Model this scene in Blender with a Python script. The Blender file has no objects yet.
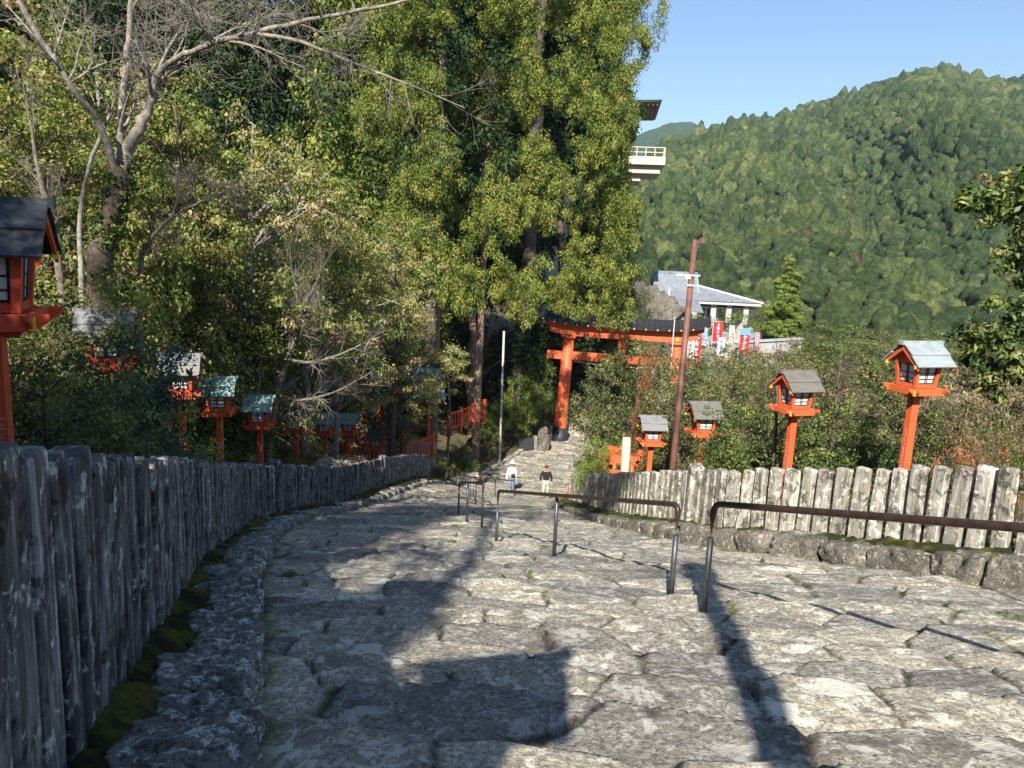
import bpy, bmesh, math
import numpy as np
from mathutils import Vector, Matrix
D2R = math.pi / 180
RNG = np.random.default_rng(7)
scn = bpy.context.scene
COL = scn.collection

# ------------------------------------------------------------------ camera frame (metres; camera at the origin)
PIT, ROL, FPX = 10.5 * D2R, 2.5 * D2R, 769.0
CF = np.array([0, math.cos(PIT), -math.sin(PIT)])
CU0 = np.array([0, math.sin(PIT), math.cos(PIT)])
CX0 = np.array([1.0, 0, 0])
CR = CX0 * math.cos(ROL) + CU0 * math.sin(ROL)
CU = CU0 * math.cos(ROL) - CX0 * math.sin(ROL)


def at(px, py, d):
    """a measured point of the place: picture position and distance turned into metres"""
    return d * (CF + CR * (px - 512) / FPX + CU * (384 - py) / FPX)


# ------------------------------------------------------------------ noise
def _h(ix, iy, iz, seed):
    n = (ix.astype(np.int64) * 374761393 + iy.astype(np.int64) * 668265263 + iz.astype(np.int64) * 2147483647 + seed * 974634777) & 0xFFFFFFFF
    n = ((n ^ (n >> 13)) * 1274126177) & 0xFFFFFFFF
    n = ((n ^ (n >> 16)) * 2246822519) & 0xFFFFFFFF
    return ((n ^ (n >> 15)) & 0xFFFFFF) / float(0xFFFFFF)


def vn(x, y, z=0.0, seed=0):
    x, y, z = np.broadcast_arrays(np.asarray(x, float), np.asarray(y, float), np.asarray(z, float))
    ix, iy, iz = np.floor(x), np.floor(y), np.floor(z)
    fx, fy, fz = x - ix, y - iy, z - iz
    fx, fy, fz = [f * f * (3 - 2 * f) for f in (fx, fy, fz)]
    r = 0
    for a in (0, 1):
        for b in (0, 1):
            for c in (0, 1):
                w = (fx if a else 1 - fx) * (fy if b else 1 - fy) * (fz if c else 1 - fz)
                r = r + w * _h(ix + a, iy + b, iz + c, seed)
    return r * 2 - 1


def fbm(x, y, z=0.0, oct=4, seed=0, gain=0.5):
    r, a, f = 0, 1.0, 1.0
    for o in range(oct):
        r = r + a * vn(np.asarray(x) * f, np.asarray(y) * f, np.asarray(z) * f, seed + o * 17)
        a *= gain
        f *= 2.03
    return r


def sst(a, b, x):
    t = np.clip((np.asarray(x, float) - a) / (b - a), 0, 1)
    return t * t * (3 - 2 * t)


# ------------------------------------------------------------------ objects
def link(o, parent=None):
    COL.objects.link(o)
    if parent is not None:
        o.parent = parent
    return o


def tag(o, label=None, cat=None, group=None, kind=None):
    if label: o['label'] = label
    if cat: o['category'] = cat
    if group: o['group'] = group
    if kind: o['kind'] = kind
    return o


def empty(name, loc=(0, 0, 0), rz=0.0):
    o = bpy.data.objects.new(name, None)
    o.empty_display_size = 0.2
    COL.objects.link(o)
    o.location = Vector([float(c) for c in loc])
    o.rotation_euler = (0, 0, rz)
    return o


def mesh_np(name, V, Fq, mats, smooth=False, attrs=None, midx=None):
    """V (n,3), Fq (m,k) one face size; attrs: {name: per-vertex floats}"""
    V = np.ascontiguousarray(V, np.float32)
    Fq = np.ascontiguousarray(Fq, np.int32)
    me = bpy.data.meshes.new(name)
    me.vertices.add(len(V)); me.vertices.foreach_set('co', V.ravel())
    m, k = Fq.shape
    me.loops.add(m * k); me.loops.foreach_set('vertex_index', Fq.ravel())
    me.polygons.add(m)
    me.polygons.foreach_set('loop_start', np.arange(0, m * k, k, dtype=np.int32))
    me.polygons.foreach_set('loop_total', np.full(m, k, np.int32))
    if smooth: me.polygons.foreach_set('use_smooth', np.ones(m, bool))
    for mt in (mats if isinstance(mats, (list, tuple)) else [mats]): me.materials.append(mt)
    if midx is not None: me.polygons.foreach_set('material_index', np.asarray(midx, np.int32))
    for a, v in (attrs or {}).items():
        at_ = me.attributes.new(a, 'FLOAT', 'POINT')
        at_.data.foreach_set('value', np.ascontiguousarray(v, np.float32))
    me.update(calc_edges=True)
    return me


def obj(name, me, parent=None, loc=None, rz=None):
    o = bpy.data.objects.new(name, me)
    link(o, parent)
    if loc is not None: o.location = Vector([float(c) for c in loc])
    if rz is not None: o.rotation_euler = (0, 0, rz)
    return o


class MB:
    """collects pieces of one part, then builds one mesh"""
    def __init__(s):
        s.v, s.f, s.m = [], [], []

    def add(s, V, Fl, mi=0):
        b = len(s.v)
        s.v += [tuple(map(float, p)) for p in V]
        s.f += [tuple(int(i) + b for i in f) for f in Fl]
        s.m += [mi] * len(Fl)
        return s

    def box(s, c, size, rot=None, mi=0, taper=(1, 1)):
        hx, hy, hz = [q / 2 for q in size]
        V = []
        for z in (-1, 1):
            tx, ty = (1, 1) if z < 0 else taper
            for x, y in ((-1, -1), (1, -1), (1, 1), (-1, 1)):
                V.append(Vector((x * hx * tx, y * hy * ty, z * hz)))
        if rot is not None: V = [rot @ v for v in V]
        V = [v + Vector([float(q) for q in c]) for v in V]
        return s.add(V, [(3, 2, 1, 0), (4, 5, 6, 7), (0, 1, 5, 4), (1, 2, 6, 5), (2, 3, 7, 6), (3, 0, 4, 7)], mi)

    def tube(s, pts, rad, n=8, mi=0, cap=True):
        V, Fq = tube_np(pts, rad, n)
        Fl = [tuple(f) for f in Fq]
        if cap:
            Fl.append(tuple(range(n - 1, -1, -1)))
            Fl.append(tuple(range(len(V) - n, len(V))))
        return s.add(V, Fl, mi)

    def prism(s, poly, depth, axis='y', off=0.0, mi=0):
        """poly: (a, b) outline; extruded along axis by depth, centred on off"""
        n = len(poly); V = []
        for sg in (-1, 1):
            for a, b in poly:
                e = off + sg * depth / 2
                V.append({'y': (a, e, b), 'x': (e, a, b), 'z': (a, b, e)}[axis])
        Fl = [tuple(range(n - 1, -1, -1)), tuple(range(n, 2 * n))]
        for i in range(n):
            j = (i + 1) % n
            Fl.append((i, j, n + j, n + i))
        return s.add(V, Fl, mi)

    def build(s, name, mats, parent=None, smooth=False, bevel=0.0, loc=None, rz=None):
        me = bpy.data.meshes.new(name)
        me.from_pydata(s.v, [], s.f)
        for mt in (mats if isinstance(mats, (list, tuple)) else [mats]): me.materials.append(mt)
        me.polygons.foreach_set('material_index', s.m)
        bm = bmesh.new(); bm.from_mesh(me)
        bmesh.ops.recalc_face_normals(bm, faces=bm.faces)
        if bevel > 0:
            es = [e for e in bm.edges if len(e.link_faces) == 2 and e.calc_face_angle(0) > 0.5]
            bmesh.ops.bevel(bm, geom=es, offset=bevel, segments=1, affect='EDGES', clamp_overlap=True)
        bm.to_mesh(me); bm.free()
        if smooth: me.polygons.foreach_set('use_smooth', [True] * len(me.polygons))
        me.update()
        return obj(name, me, parent, loc, rz)


def tube_np(pts, rad, n=6):
    P = np.array(pts, float)
    R = np.broadcast_to(np.asarray(rad, float), (len(P),))
    T = np.gradient(P, axis=0)
    T /= np.linalg.norm(T, axis=1)[:, None] + 1e-12
    ref = np.array([0, 0, 1.0]) if abs(T[:, 2]).mean() < 0.8 else np.array([1.0, 0, 0])
    A = np.cross(T, ref); A /= np.linalg.norm(A, axis=1)[:, None] + 1e-12
    B = np.cross(T, A)
    th = np.arange(n) * 2 * math.pi / n
    V = P[:, None] + R[:, None, None] * (A[:, None] * np.cos(th)[None, :, None] + B[:, None] * np.sin(th)[None, :, None])
    i = np.arange(len(P) - 1)[:, None] * n; j = np.arange(n)[None]
    Fq = np.stack([i + j, i + (j + 1) % n, i + n + (j + 1) % n, i + n + j], -1).reshape(-1, 4)
    return V.reshape(-1, 3), Fq


def merge(parts):
    Vs, Fs, b = [], [], 0
    for V, Fq in parts:
        Vs.append(V); Fs.append(Fq + b); b += len(V)
    return np.concatenate(Vs), np.concatenate(Fs)


def rock_np(size, seed, n=8, rough=0.12, sq=4.0):
    """a rough squared stone: superellipsoid with noise"""
    g = np.linspace(-1, 1, n + 1)
    vs, fs, b = [], [], 0
    for ax in range(3):
        for sg in (-1, 1):
            a, c = np.meshgrid(g, g, indexing='ij')
            q = np.empty((n + 1, n + 1, 3))
            q[..., ax] = sg; q[..., (ax + 1) % 3] = a; q[..., (ax + 2) % 3] = c
            vs.append(q.reshape(-1, 3))
            i = (np.arange(n)[:, None] * (n + 1) + np.arange(n)[None]).ravel()
            f = np.stack([i, i + n + 1, i + n + 2, i + 1], 1)
            if sg < 0: f = f[:, ::-1]
            fs.append(f + b); b += (n + 1) ** 2
    V = np.concatenate(vs)
    L = (np.abs(V) ** sq).sum(1) ** (1 / sq)
    V = V / L[:, None]
    nz = fbm(V[:, 0] * 1.3 + seed * 3.1, V[:, 1] * 1.3, V[:, 2] * 1.3, 4, seed)
    V = V * (1 + rough * nz)[:, None]
    return V * (np.asarray(size) / 2), np.concatenate(fs)


# ------------------------------------------------------------------ materials
class NT:
    def __init__(s, name):
        s.mat = bpy.data.materials.new(name); s.mat.use_nodes = True
        s.t = s.mat.node_tree; s.n = s.t.nodes; s.l = s.t.links
        s.b = s.n['Principled BSDF']

    def new(s, typ, **kw):
        nd = s.n.new(typ)
        for k, v in kw.items():
            if hasattr(nd, k): setattr(nd, k, v)
            else: nd.inputs[k].default_value = v
        return nd

    def coord(s, which='Object', scale=(1, 1, 1)):
        tc = s.new('ShaderNodeTexCoord'); mp = s.new('ShaderNodeMapping')
        mp.inputs['Scale'].default_value = scale
        s.l.new(tc.outputs[which], mp.inputs[0])
        return mp.outputs[0]

    def noise(s, vec, scale, detail=5, rough=0.55, dist=0.0):
        nd = s.new('ShaderNodeTexNoise')
        nd.inputs['Scale'].default_value = scale; nd.inputs['Detail'].default_value = detail
        nd.inputs['Roughness'].default_value = rough; nd.inputs['Distortion'].default_value = dist
        s.l.new(vec, nd.inputs['Vector'])
        return nd.outputs['Fac']

    def ramp(s, fac, stops, interp='LINEAR'):
        r = s.new('ShaderNodeValToRGB'); r.color_ramp.interpolation = interp
        e = r.color_ramp.elements
        while len(e) < len(stops): e.new(0.5)
        for el, (p, c) in zip(e, stops):
            el.position = p
            el.color = (c[0], c[1], c[2], 1) if isinstance(c, (tuple, list)) else (c, c, c, 1)
        s.l.new(fac, r.inputs[0])
        return r.outputs[0]

    def mix(s, fac, a, b, mode='MIX'):
        m = s.new('ShaderNodeMix', data_type='RGBA', blend_type=mode)
        for sock, v in ((m.inputs[0], fac), (m.inputs[6], a), (m.inputs[7], b)):
            if isinstance(v, (int, float)): sock.default_value = v
            elif isinstance(v, (tuple, list)): sock.default_value = (v[0], v[1], v[2], 1)
            else: s.l.new(v, sock)
        return m.outputs[2]

    def math(s, op, a, b=None, clamp=False):
        m = s.new('ShaderNodeMath', operation=op); m.use_clamp = clamp
        for sock, v in ((m.inputs[0], a), (m.inputs[1], b)):
            if v is None: continue
            if isinstance(v, (int, float)): sock.default_value = v
            else: s.l.new(v, sock)
        return m.outputs[0]

    def attr(s, name):
        a = s.new('ShaderNodeAttribute'); a.attribute_name = name
        return a.outputs['Fac']

    def bump(s, h, strength=0.5, dist=0.02):
        b = s.new('ShaderNodeBump'); b.inputs['Strength'].default_value = strength; b.inputs['Distance'].default_value = dist
        s.l.new(h, b.inputs['Height']); s.l.new(b.outputs[0], s.b.inputs['Normal'])

    def out(s, col, rough=0.8, metal=0.0, spec=0.3):
        if isinstance(col, (tuple, list)): s.b.inputs['Base Color'].default_value = (*col, 1)
        else: s.l.new(col, s.b.inputs['Base Color'])
        if isinstance(rough, (int, float)): s.b.inputs['Roughness'].default_value = rough
        else: s.l.new(rough, s.b.inputs['Roughness'])
        s.b.inputs['Metallic'].default_value = metal
        s.b.inputs['Specular IOR Level'].default_value = spec
        return s.mat


def m_plain(name, c, rough=0.6, var=0.25, scale=6.0, metal=0.0, spec=0.35, bump=0.0):
    t = NT(name); v = t.coord()
    f = t.noise(v, scale, 6, 0.6)
    lo = tuple(q * (1 - var) for q in c); hi = tuple(min(1, q * (1 + var)) for q in c)
    if bump: t.bump(t.noise(v, scale * 8, 4), bump, 0.01)
    return t.out(t.ramp(f, [(0.3, lo), (0.7, hi)]), rough, metal, spec)


def m_stone(name, base, dark, light, moss=(0.07, 0.085, 0.02), joint=False, lich=0.5, sc=1.0, world=True):
    t = NT(name); v = t.coord('Object')
    big = t.noise(v, 0.9 * sc, 4, 0.6)
    c = t.ramp(big, [(0.3, dark), (0.55, base), (0.75, tuple(q * 1.15 for q in base))])
    mid = t.noise(v, 11 * sc, 7, 0.68, 0.2)
    c = t.mix(t.ramp(mid, [(lich, 0), (lich + 0.06, 1)]), c, light)                     # pale lichen crusts
    sp = t.noise(v, 36 * sc, 7, 0.76, 0.1)
    c = t.mix(t.ramp(sp, [(0.49, 0), (0.56, 0.85)]), c, tuple(q * 0.42 for q in dark))    # dark pits and black algae
    fine = t.noise(v, 130 * sc, 3, 0.7)
    c = t.mix(t.ramp(fine, [(0.35, 0.5), (0.6, 0)]), c, tuple(q * 0.5 for q in base))
    if joint:
        dk = t.noise(v, 2.1, 9, 0.72, 0.5)
        c = t.mix(t.ramp(dk, [(0.50, 0), (0.60, 0.62)]), c, (0.13, 0.118, 0.105))          # old weathering crust
        pl = t.noise(v, 4.2, 9, 0.74, 0.6)
        c = t.mix(t.ramp(pl, [(0.55, 0), (0.585, 0.8)]), c, (0.64, 0.62, 0.56))            # pale lichen islands
        j = t.attr('joint'); ml = t.attr('moss')
        jn = t.math('MULTIPLY', j, t.ramp(t.noise(v, 9, 4), [(0.3, 0.55), (0.6, 1.0)]))
        dirt = t.mix(t.ramp(t.math('ADD', ml, t.math('MULTIPLY', t.noise(v, 3.0, 4), 0.5)), [(0.55, 0), (0.75, 1)]), (0.03, 0.026, 0.02), moss)
        c = t.mix(jn, c, dirt)
        tone = t.attr('tone')
        c = t.mix(1.0, c, t.ramp(tone, [(0, (0.55, 0.54, 0.56)), (0.3, (0.85, 0.83, 0.80)), (0.6, (1.0, 0.97, 0.9)), (1, (1.25, 1.2, 1.08))]), 'MULTIPLY')
    h = t.math('ADD', t.math('MULTIPLY', t.noise(v, 14 * sc, 8, 0.7), 1.0), t.math('MULTIPLY', t.noise(v, 60 * sc, 4, 0.7), 0.35))
    t.bump(h, 0.75, 0.03)
    return t.out(c, 0.88, 0, 0.25)


def m_picket(name, base, dark, light, spots):
    """weathered stone stake: streaks run down the shaft, crusts of pale lichen"""
    t = NT(name)
    oi = t.new('ShaderNodeObjectInfo')
    geo = t.new('ShaderNodeNewGeometry')
    mp = t.new('ShaderNodeMapping'); mp.inputs['Scale'].default_value = (9, 9, 1.3)
    t.l.new(geo.outputs['Position'], mp.inputs[0]); v = mp.outputs[0]
    v2 = geo.outputs['Position']
    st = t.noise(v, 1.4, 6, 0.65, 0.5)
    c = t.ramp(st, [(0.30, dark), (0.50, base), (0.68, light)])
    li = t.noise(v2, 9, 7, 0.7, 0.3)
    c = t.mix(t.ramp(li, [(spots, 0), (spots + 0.05, 1)]), c, tuple(min(1, q * 1.35) for q in light))
    bl = t.noise(v2, 5, 6, 0.7, 0.6)
    c = t.mix(t.ramp(bl, [(0.52, 0), (0.60, 0.8)]), c, tuple(q * 0.5 for q in dark))
    c = t.mix(1.0, c, t.ramp(oi.outputs['Random'], [(0, 0.72), (1, 1.15)]), 'MULTIPLY')
    t.bump(t.math('ADD', t.noise(v, 3, 6, 0.7), t.noise(v2, 45, 4, 0.7)), 0.6, 0.012)
    return t.out(c, 0.9, 0, 0.2)


def m_leaf(name, stops, trans=0.35, rough=0.55, spec=0.35):
    """leaf colour differs from leaf to leaf and from spray to spray (attributes tint and hue)"""
    t = NT(name)
    c = t.ramp(t.attr('tint'), stops)
    c = t.mix(1.0, c, t.ramp(t.attr('hue'), [(0, (0.70, 0.78, 0.75)), (0.5, (1, 1, 1)), (1, (1.25, 1.15, 0.95))]), 'MULTIPLY')
    t.out(c, rough, 0, spec)
    tr = t.new('ShaderNodeBsdfTranslucent'); mx = t.new('ShaderNodeMixShader'); mx.inputs[0].default_value = trans
    t.l.new(t.mix(1.0, c, (1.3, 1.35, 0.6), 'MULTIPLY'), tr.inputs[0])
    t.l.new(t.b.outputs[0], mx.inputs[1]); t.l.new(tr.outputs[0], mx.inputs[2])
    t.l.new(mx.outputs[0], t.n['Material Output'].inputs[0])
    return t.mat


def m_paint(name, c, chips=(0.12, 0.07, 0.05), rough=0.5):
    """faded vermilion lacquer on timber: blotches, bleached streaks, chips"""
    t = NT(name); v = t.coord('Object', (1, 1, 1)); vs = t.coord('Object', (10, 10, 1.0))
    a = t.noise(v, 3.0, 5, 0.6)
    col = t.ramp(a, [(0.3, tuple(q * 0.78 for q in c)), (0.6, c), (0.8, (min(1, c[0] * 1.1), c[1] * 1.5, c[2] * 1.9))])
    s = t.noise(vs, 2.5, 5, 0.65)
    col = t.mix(t.ramp(s, [(0.60, 0), (0.72, 0.5)]), col, (c[0] * 0.95, c[1] * 1.9 + 0.03, c[2] * 2.4 + 0.03))
    k = t.noise(v, 26, 6, 0.7)
    col = t.mix(t.ramp(k, [(0.66, 0), (0.70, 0.8)]), col, chips)
    t.bump(t.noise(vs, 6, 4), 0.25, 0.006)
    return t.out(col, rough, 0, 0.35)


M = {}
M['path'] = m_stone('path_stone', (0.42, 0.385, 0.325), (0.29, 0.265, 0.225), (0.61, 0.58, 0.51), joint=True, lich=0.50)
M['kerb'] = m_stone('kerb_stone', (0.24, 0.23, 0.21), (0.09, 0.085, 0.078), (0.66, 0.65, 0.60), lich=0.52, sc=1.0)
M['kerb_right'] = m_stone('kerb_stone_brown', (0.22, 0.195, 0.155), (0.10, 0.088, 0.07), (0.52, 0.49, 0.43), lich=0.55, sc=1.1)
M['rock'] = m_stone('rock', (0.20, 0.175, 0.14), (0.08, 0.07, 0.055), (0.34, 0.31, 0.26), lich=0.62, sc=0.35)
M['pale_rock'] = m_stone('pale_rock', (0.42, 0.38, 0.31), (0.26, 0.23, 0.18), (0.52, 0.49, 0.42), lich=0.6, sc=0.4)
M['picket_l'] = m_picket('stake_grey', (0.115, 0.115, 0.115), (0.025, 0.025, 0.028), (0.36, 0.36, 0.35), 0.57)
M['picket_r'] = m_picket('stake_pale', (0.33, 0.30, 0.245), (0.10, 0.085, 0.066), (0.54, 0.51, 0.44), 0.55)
def m_moss():
    t = NT('moss'); v = t.coord()
    c = t.ramp(t.noise(v, 3.5, 7, 0.7), [(0.32, (0.035, 0.028, 0.02)), (0.48, (0.045, 0.05, 0.016)), (0.58, (0.12, 0.125, 0.028)), (0.72, (0.18, 0.16, 0.055))])
    t.bump(t.noise(v, 22, 8, 0.75), 1.0, 0.05)
    return t.out(c, 0.95, 0, 0.1)


M['moss'] = m_moss()
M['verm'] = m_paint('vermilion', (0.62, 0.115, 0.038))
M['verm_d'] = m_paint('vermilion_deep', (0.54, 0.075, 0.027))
M['gold'] = m_plain('gold_paint', (0.75, 0.52, 0.06), 0.4, 0.2, 20)
M['black'] = m_plain('black_lacquer', (0.022, 0.022, 0.025), 0.5, 0.3, 6)
M['lattice'] = m_plain('lattice_dark', (0.03, 0.03, 0.033), 0.6, 0.2, 10)
M['panel'] = m_plain('lamp_panel', (0.62, 0.62, 0.58), 0.5, 0.12, 5)
M['metal_post'] = m_plain('rail_post_grey', (0.075, 0.075, 0.08), 0.42, 0.3, 14, metal=0.4)
M['rust'] = m_plain('rail_rust', (0.06, 0.036, 0.027), 0.38, 0.45, 18, metal=0.35)
M['pole_red'] = m_plain('pole_rust', (0.15, 0.07, 0.05), 0.55, 0.35, 5)
M['galv'] = m_plain('galvanised', (0.55, 0.56, 0.57), 0.45, 0.15, 8, metal=0.3)
M['bark'] = m_plain('bark', (0.105, 0.08, 0.058), 0.95, 0.75, 16, bump=1.0)
M['bark_pale'] = m_plain('bark_pale', (0.235, 0.205, 0.17), 0.9, 0.6, 12, bump=0.8)
M['bark_mid'] = m_plain('bark_mid', (0.17, 0.145, 0.115), 0.95, 0.6, 14, bump=0.9)
M['bark_dark'] = m_plain('bark_dark', (0.085, 0.065, 0.05), 0.95, 0.4, 6, bump=0.8)
M['bark_cedar'] = m_plain('bark_cedar', (0.20, 0.14, 0.10), 0.95, 0.45, 4, bump=1.0)
M['wood_pale'] = m_plain('weathered_wood', (0.47, 0.40, 0.30), 0.85, 0.25, 8, bump=0.4)
M['white'] = m_plain('white_plaster', (0.40, 0.39, 0.36), 0.7, 0.07, 1.5)
M['cream'] = m_plain('cream_concrete', (0.45, 0.41, 0.33), 0.8, 0.1, 1.0)
M['glassd'] = m_plain('dark_glass', (0.03, 0.035, 0.04), 0.15, 0.2, 3, spec=0.5)
M['conc'] = m_plain('concrete', (0.42, 0.41, 0.38), 0.85, 0.2, 2.0, bump=0.3)
M['tent'] = m_plain('tent_green', (0.20, 0.36, 0.33), 0.6, 0.1, 3)
M['dirt'] = m_plain('dirt', (0.14, 0.105, 0.07), 0.95, 0.4, 3, bump=0.6)


def m_roof(name, c, streak):
    t = NT(name); v = t.coord('Object', (1.2, 12, 3)); v2 = t.coord()
    a = t.noise(v2, 4, 5, 0.65); b = t.noise(v, 2.2, 5, 0.65)
    col = t.ramp(a, [(0.3, tuple(q * 0.7 for q in c)), (0.65, c)])
    col = t.mix(t.ramp(b, [(0.5, 0), (0.7, 0.55)]), col, streak)
    t.bump(b, 0.2, 0.004)
    return t.out(col, 0.55, 0.0, 0.4)


M['roof_dark'] = m_roof('sheet_dark', (0.035, 0.04, 0.046), (0.06, 0.067, 0.073))
M['roof_blue'] = m_roof('sheet_pale_blue', (0.27, 0.31, 0.32), (0.38, 0.41, 0.41))
M['roof_brown'] = m_roof('sheet_brown_grey', (0.15, 0.138, 0.12), (0.22, 0.205, 0.185))
M['roof_grey'] = m_roof('sheet_grey', (0.19, 0.19, 0.185), (0.28, 0.28, 0.27))
M['roof_green'] = m_roof('sheet_verdigris', (0.17, 0.27, 0.245), (0.33, 0.41, 0.375))


def m_tile():
    t = NT('roof_tile'); v = t.coord('Object')
    w = t.new('ShaderNodeTexWave', wave_type='BANDS', bands_direction='X'); w.inputs['Scale'].default_value = 1.2
    t.l.new(v, w.inputs[0])
    w2 = t.new('ShaderNodeTexWave', wave_type='BANDS', bands_direction='Y'); w2.inputs['Scale'].default_value = 1.2
    t.l.new(v, w2.inputs[0])
    c = t.ramp(t.noise(v, 1.3, 5), [(0.3, (0.15, 0.16, 0.18)), (0.7, (0.25, 0.27, 0.30))])
    c = t.mix(0.5, c, t.mix(1.0, c, t.ramp(w.outputs[1], [(0, 0.45), (0.4, 1)]), 'MULTIPLY'))
    t.bump(t.math('ADD', w.outputs[1], w2.outputs[1]), 0.4, 0.05)
    return t.out(c, 0.45, 0, 0.4)


M['tile'] = m_tile()
# foliage: tint 0..1 picks along these
M['lf_cedar'] = m_leaf('cedar_sprays', [(0, (0.030, 0.055, 0.016)), (0.4, (0.10, 0.145, 0.03)), (0.72, (0.25, 0.28, 0.06)), (0.97, (0.30, 0.29, 0.075)), (1, (0.30, 0.20, 0.05))], 0.2, 0.65, 0.15)
M['lf_maple'] = m_leaf('maple_leaves', [(0, (0.10, 0.135, 0.03)), (0.4, (0.20, 0.235, 0.055)), (0.75, (0.32, 0.325, 0.10)), (0.96, (0.38, 0.30, 0.13)), (1, (0.36, 0.18, 0.11))], 0.35)
M['lf_maple_pink'] = m_leaf('maple_leaves_turning', [(0, (0.13, 0.16, 0.045)), (0.35, (0.25, 0.265, 0.09)), (0.7, (0.38, 0.34, 0.15)), (1, (0.42, 0.24, 0.17))], 0.35)
M['lf_ever'] = m_leaf('evergreen_leaves', [(0, (0.020, 0.045, 0.012)), (0.45, (0.075, 0.115, 0.028)), (0.8, (0.17, 0.21, 0.05)), (1, (0.26, 0.27, 0.09))], 0.18, 0.5, 0.3)
M['lf_dark'] = m_leaf('dark_needles', [(0, (0.015, 0.032, 0.012)), (0.6, (0.035, 0.065, 0.02)), (1, (0.08, 0.12, 0.03))], 0.15, 0.6, 0.2)
M['lf_teal'] = m_leaf('blue_green_leaves', [(0, (0.02, 0.05, 0.035)), (0.6, (0.035, 0.085, 0.06)), (1, (0.07, 0.13, 0.08))], 0.2)
M['lf_olive'] = m_leaf('olive_leaves', [(0, (0.05, 0.07, 0.022)), (0.5, (0.135, 0.155, 0.05)), (0.85, (0.23, 0.23, 0.085)), (1, (0.29, 0.22, 0.11))], 0.3, 0.5)
M['lf_rust'] = m_leaf('rusty_leaves', [(0, (0.12, 0.08, 0.04)), (0.5, (0.26, 0.16, 0.08)), (0.85, (0.36, 0.22, 0.12)), (1, (0.42, 0.13, 0.06))], 0.3)
M['lf_brown'] = m_leaf('dry_scrub', [(0, (0.11, 0.10, 0.045)), (0.5, (0.24, 0.19, 0.10)), (1, (0.36, 0.27, 0.17))], 0.25)
M['lf_lime'] = m_leaf('bright_sprays', [(0, (0.08, 0.13, 0.02)), (0.5, (0.18, 0.25, 0.04)), (1, (0.32, 0.36, 0.08))], 0.3)
M['lf_orange'] = m_leaf('orange_leaves', [(0, (0.20, 0.11, 0.05)), (1, (0.42, 0.17, 0.09))], 0.35)
M['lf_forest'] = m_leaf('forest_canopy', [(0, (0.025, 0.046, 0.018)), (0.35, (0.058, 0.082, 0.032)), (0.7, (0.105, 0.13, 0.048)), (0.94, (0.175, 0.185, 0.072)), (0.985, (0.15, 0.10, 0.06)), (1, (0.14, 0.09, 0.06))], 0.0, 0.8, 0.15)

def forest_detail(mt):
    """leaf-mass detail inside each crown: bumped lumps, varied leaf tone, shaded gaps painted into the colour"""
    nt = mt.node_tree; tc = nt.nodes.new('ShaderNodeNewGeometry'); pb = nt.nodes['Principled BSDF']
    def nz(sc, d):
        n = nt.nodes.new('ShaderNodeTexNoise'); n.inputs['Scale'].default_value = sc; n.inputs['Detail'].default_value = d; n.inputs['Roughness'].default_value = 0.8
        nt.links.new(tc.outputs['Position'], n.inputs['Vector']); return n.outputs['Fac']
    h = nz(1.3, 5)
    b = nt.nodes.new('ShaderNodeBump'); b.inputs['Strength'].default_value = 1.0; b.inputs['Distance'].default_value = 0.9
    nt.links.new(h, b.inputs['Height']); nt.links.new(b.outputs[0], pb.inputs['Normal'])
    r = nt.nodes.new('ShaderNodeValToRGB'); e = r.color_ramp.elements; e[0].position = .42; e[0].color = (.5, .55, .5, 1); e[1].position = .58; e[1].color = (1.2, 1.2, 1.1, 1)  # noise darkens the leaf colour to stand for shade in crown gaps
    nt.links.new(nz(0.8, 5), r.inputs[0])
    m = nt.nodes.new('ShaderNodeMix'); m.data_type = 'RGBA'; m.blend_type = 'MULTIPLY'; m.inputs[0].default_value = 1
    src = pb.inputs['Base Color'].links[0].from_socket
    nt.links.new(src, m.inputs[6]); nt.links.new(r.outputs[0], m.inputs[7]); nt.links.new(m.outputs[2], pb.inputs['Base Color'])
forest_detail(M['lf_forest'])

# ------------------------------------------------------------------ lie of the land
def XL(y):      # left foot of the paving
    return np.interp(y, [-14, -4, 0, 2.4, 2.9, 3.6, 4.5, 7.7, 14.2, 17.9, 24, 37, 44, 52, 58, 66, 80],
                     [4.5, 1.2, -0.05, -0.85, -1.02, -1.26, -1.55, -2.62, -4.28, -4.5, -4.3, -3.25, -2.2, 0.4, 2.4, 4.0, 8])


def XR(y):      # right foot of the paving
    return np.interp(y, [-14, 0, 8.45, 10.4, 13, 16.2, 20.2, 28.6, 36, 45, 52, 60, 66, 80],
                     [15.5, 9.2, 5.45, 4.65, 3.1, 2.5, 2.05, 1.75, 2.5, 4.1, 6.5, 9.0, 12, 18])


def ZC(y):
    return np.interp(y, [-80, 40, 45, 52, 58, 70, 86, 120, 400], [23.6, -13.6, -14.35, -14.8, -15.05, -15.3, -12.5, -13, -30])


def zs(x, y):   # smooth paving height
    return ZC(y) + 0.02 * np.clip(x, -8, 8) * (1 - sst(25, 45, y)) + sst(20, 36, y) * (1 - sst(40, 52, y)) * np.clip(-x - 1.0, 0, 5) * 0.26


def offL(y): return np.interp(y, [0, 10, 24, 37, 45], [0.10, 0.12, 0.2, 0.3, 0.15])
def offR(y): return np.interp(y, [0, 9, 13, 20, 29, 40], [0.40, 0.36, 0.30, 0.20, 0.2, 0.1])


RIDGE = [(400, 250), (560, 190), (640, 165), (663, 140), (690, 133), (738, 117), (769, 115), (816, 102), (859, 90), (906, 72), (945, 63), (984, 76), (1024, 75), (1100, 60), (1250, 80)]
_r = np.array([at(a, b, 1.0) for a, b in RIDGE])
RAZ = np.arctan2(_r[:, 0], _r[:, 1]); REL = _r[:, 2] / np.hypot(_r[:, 0], _r[:, 1])


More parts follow.
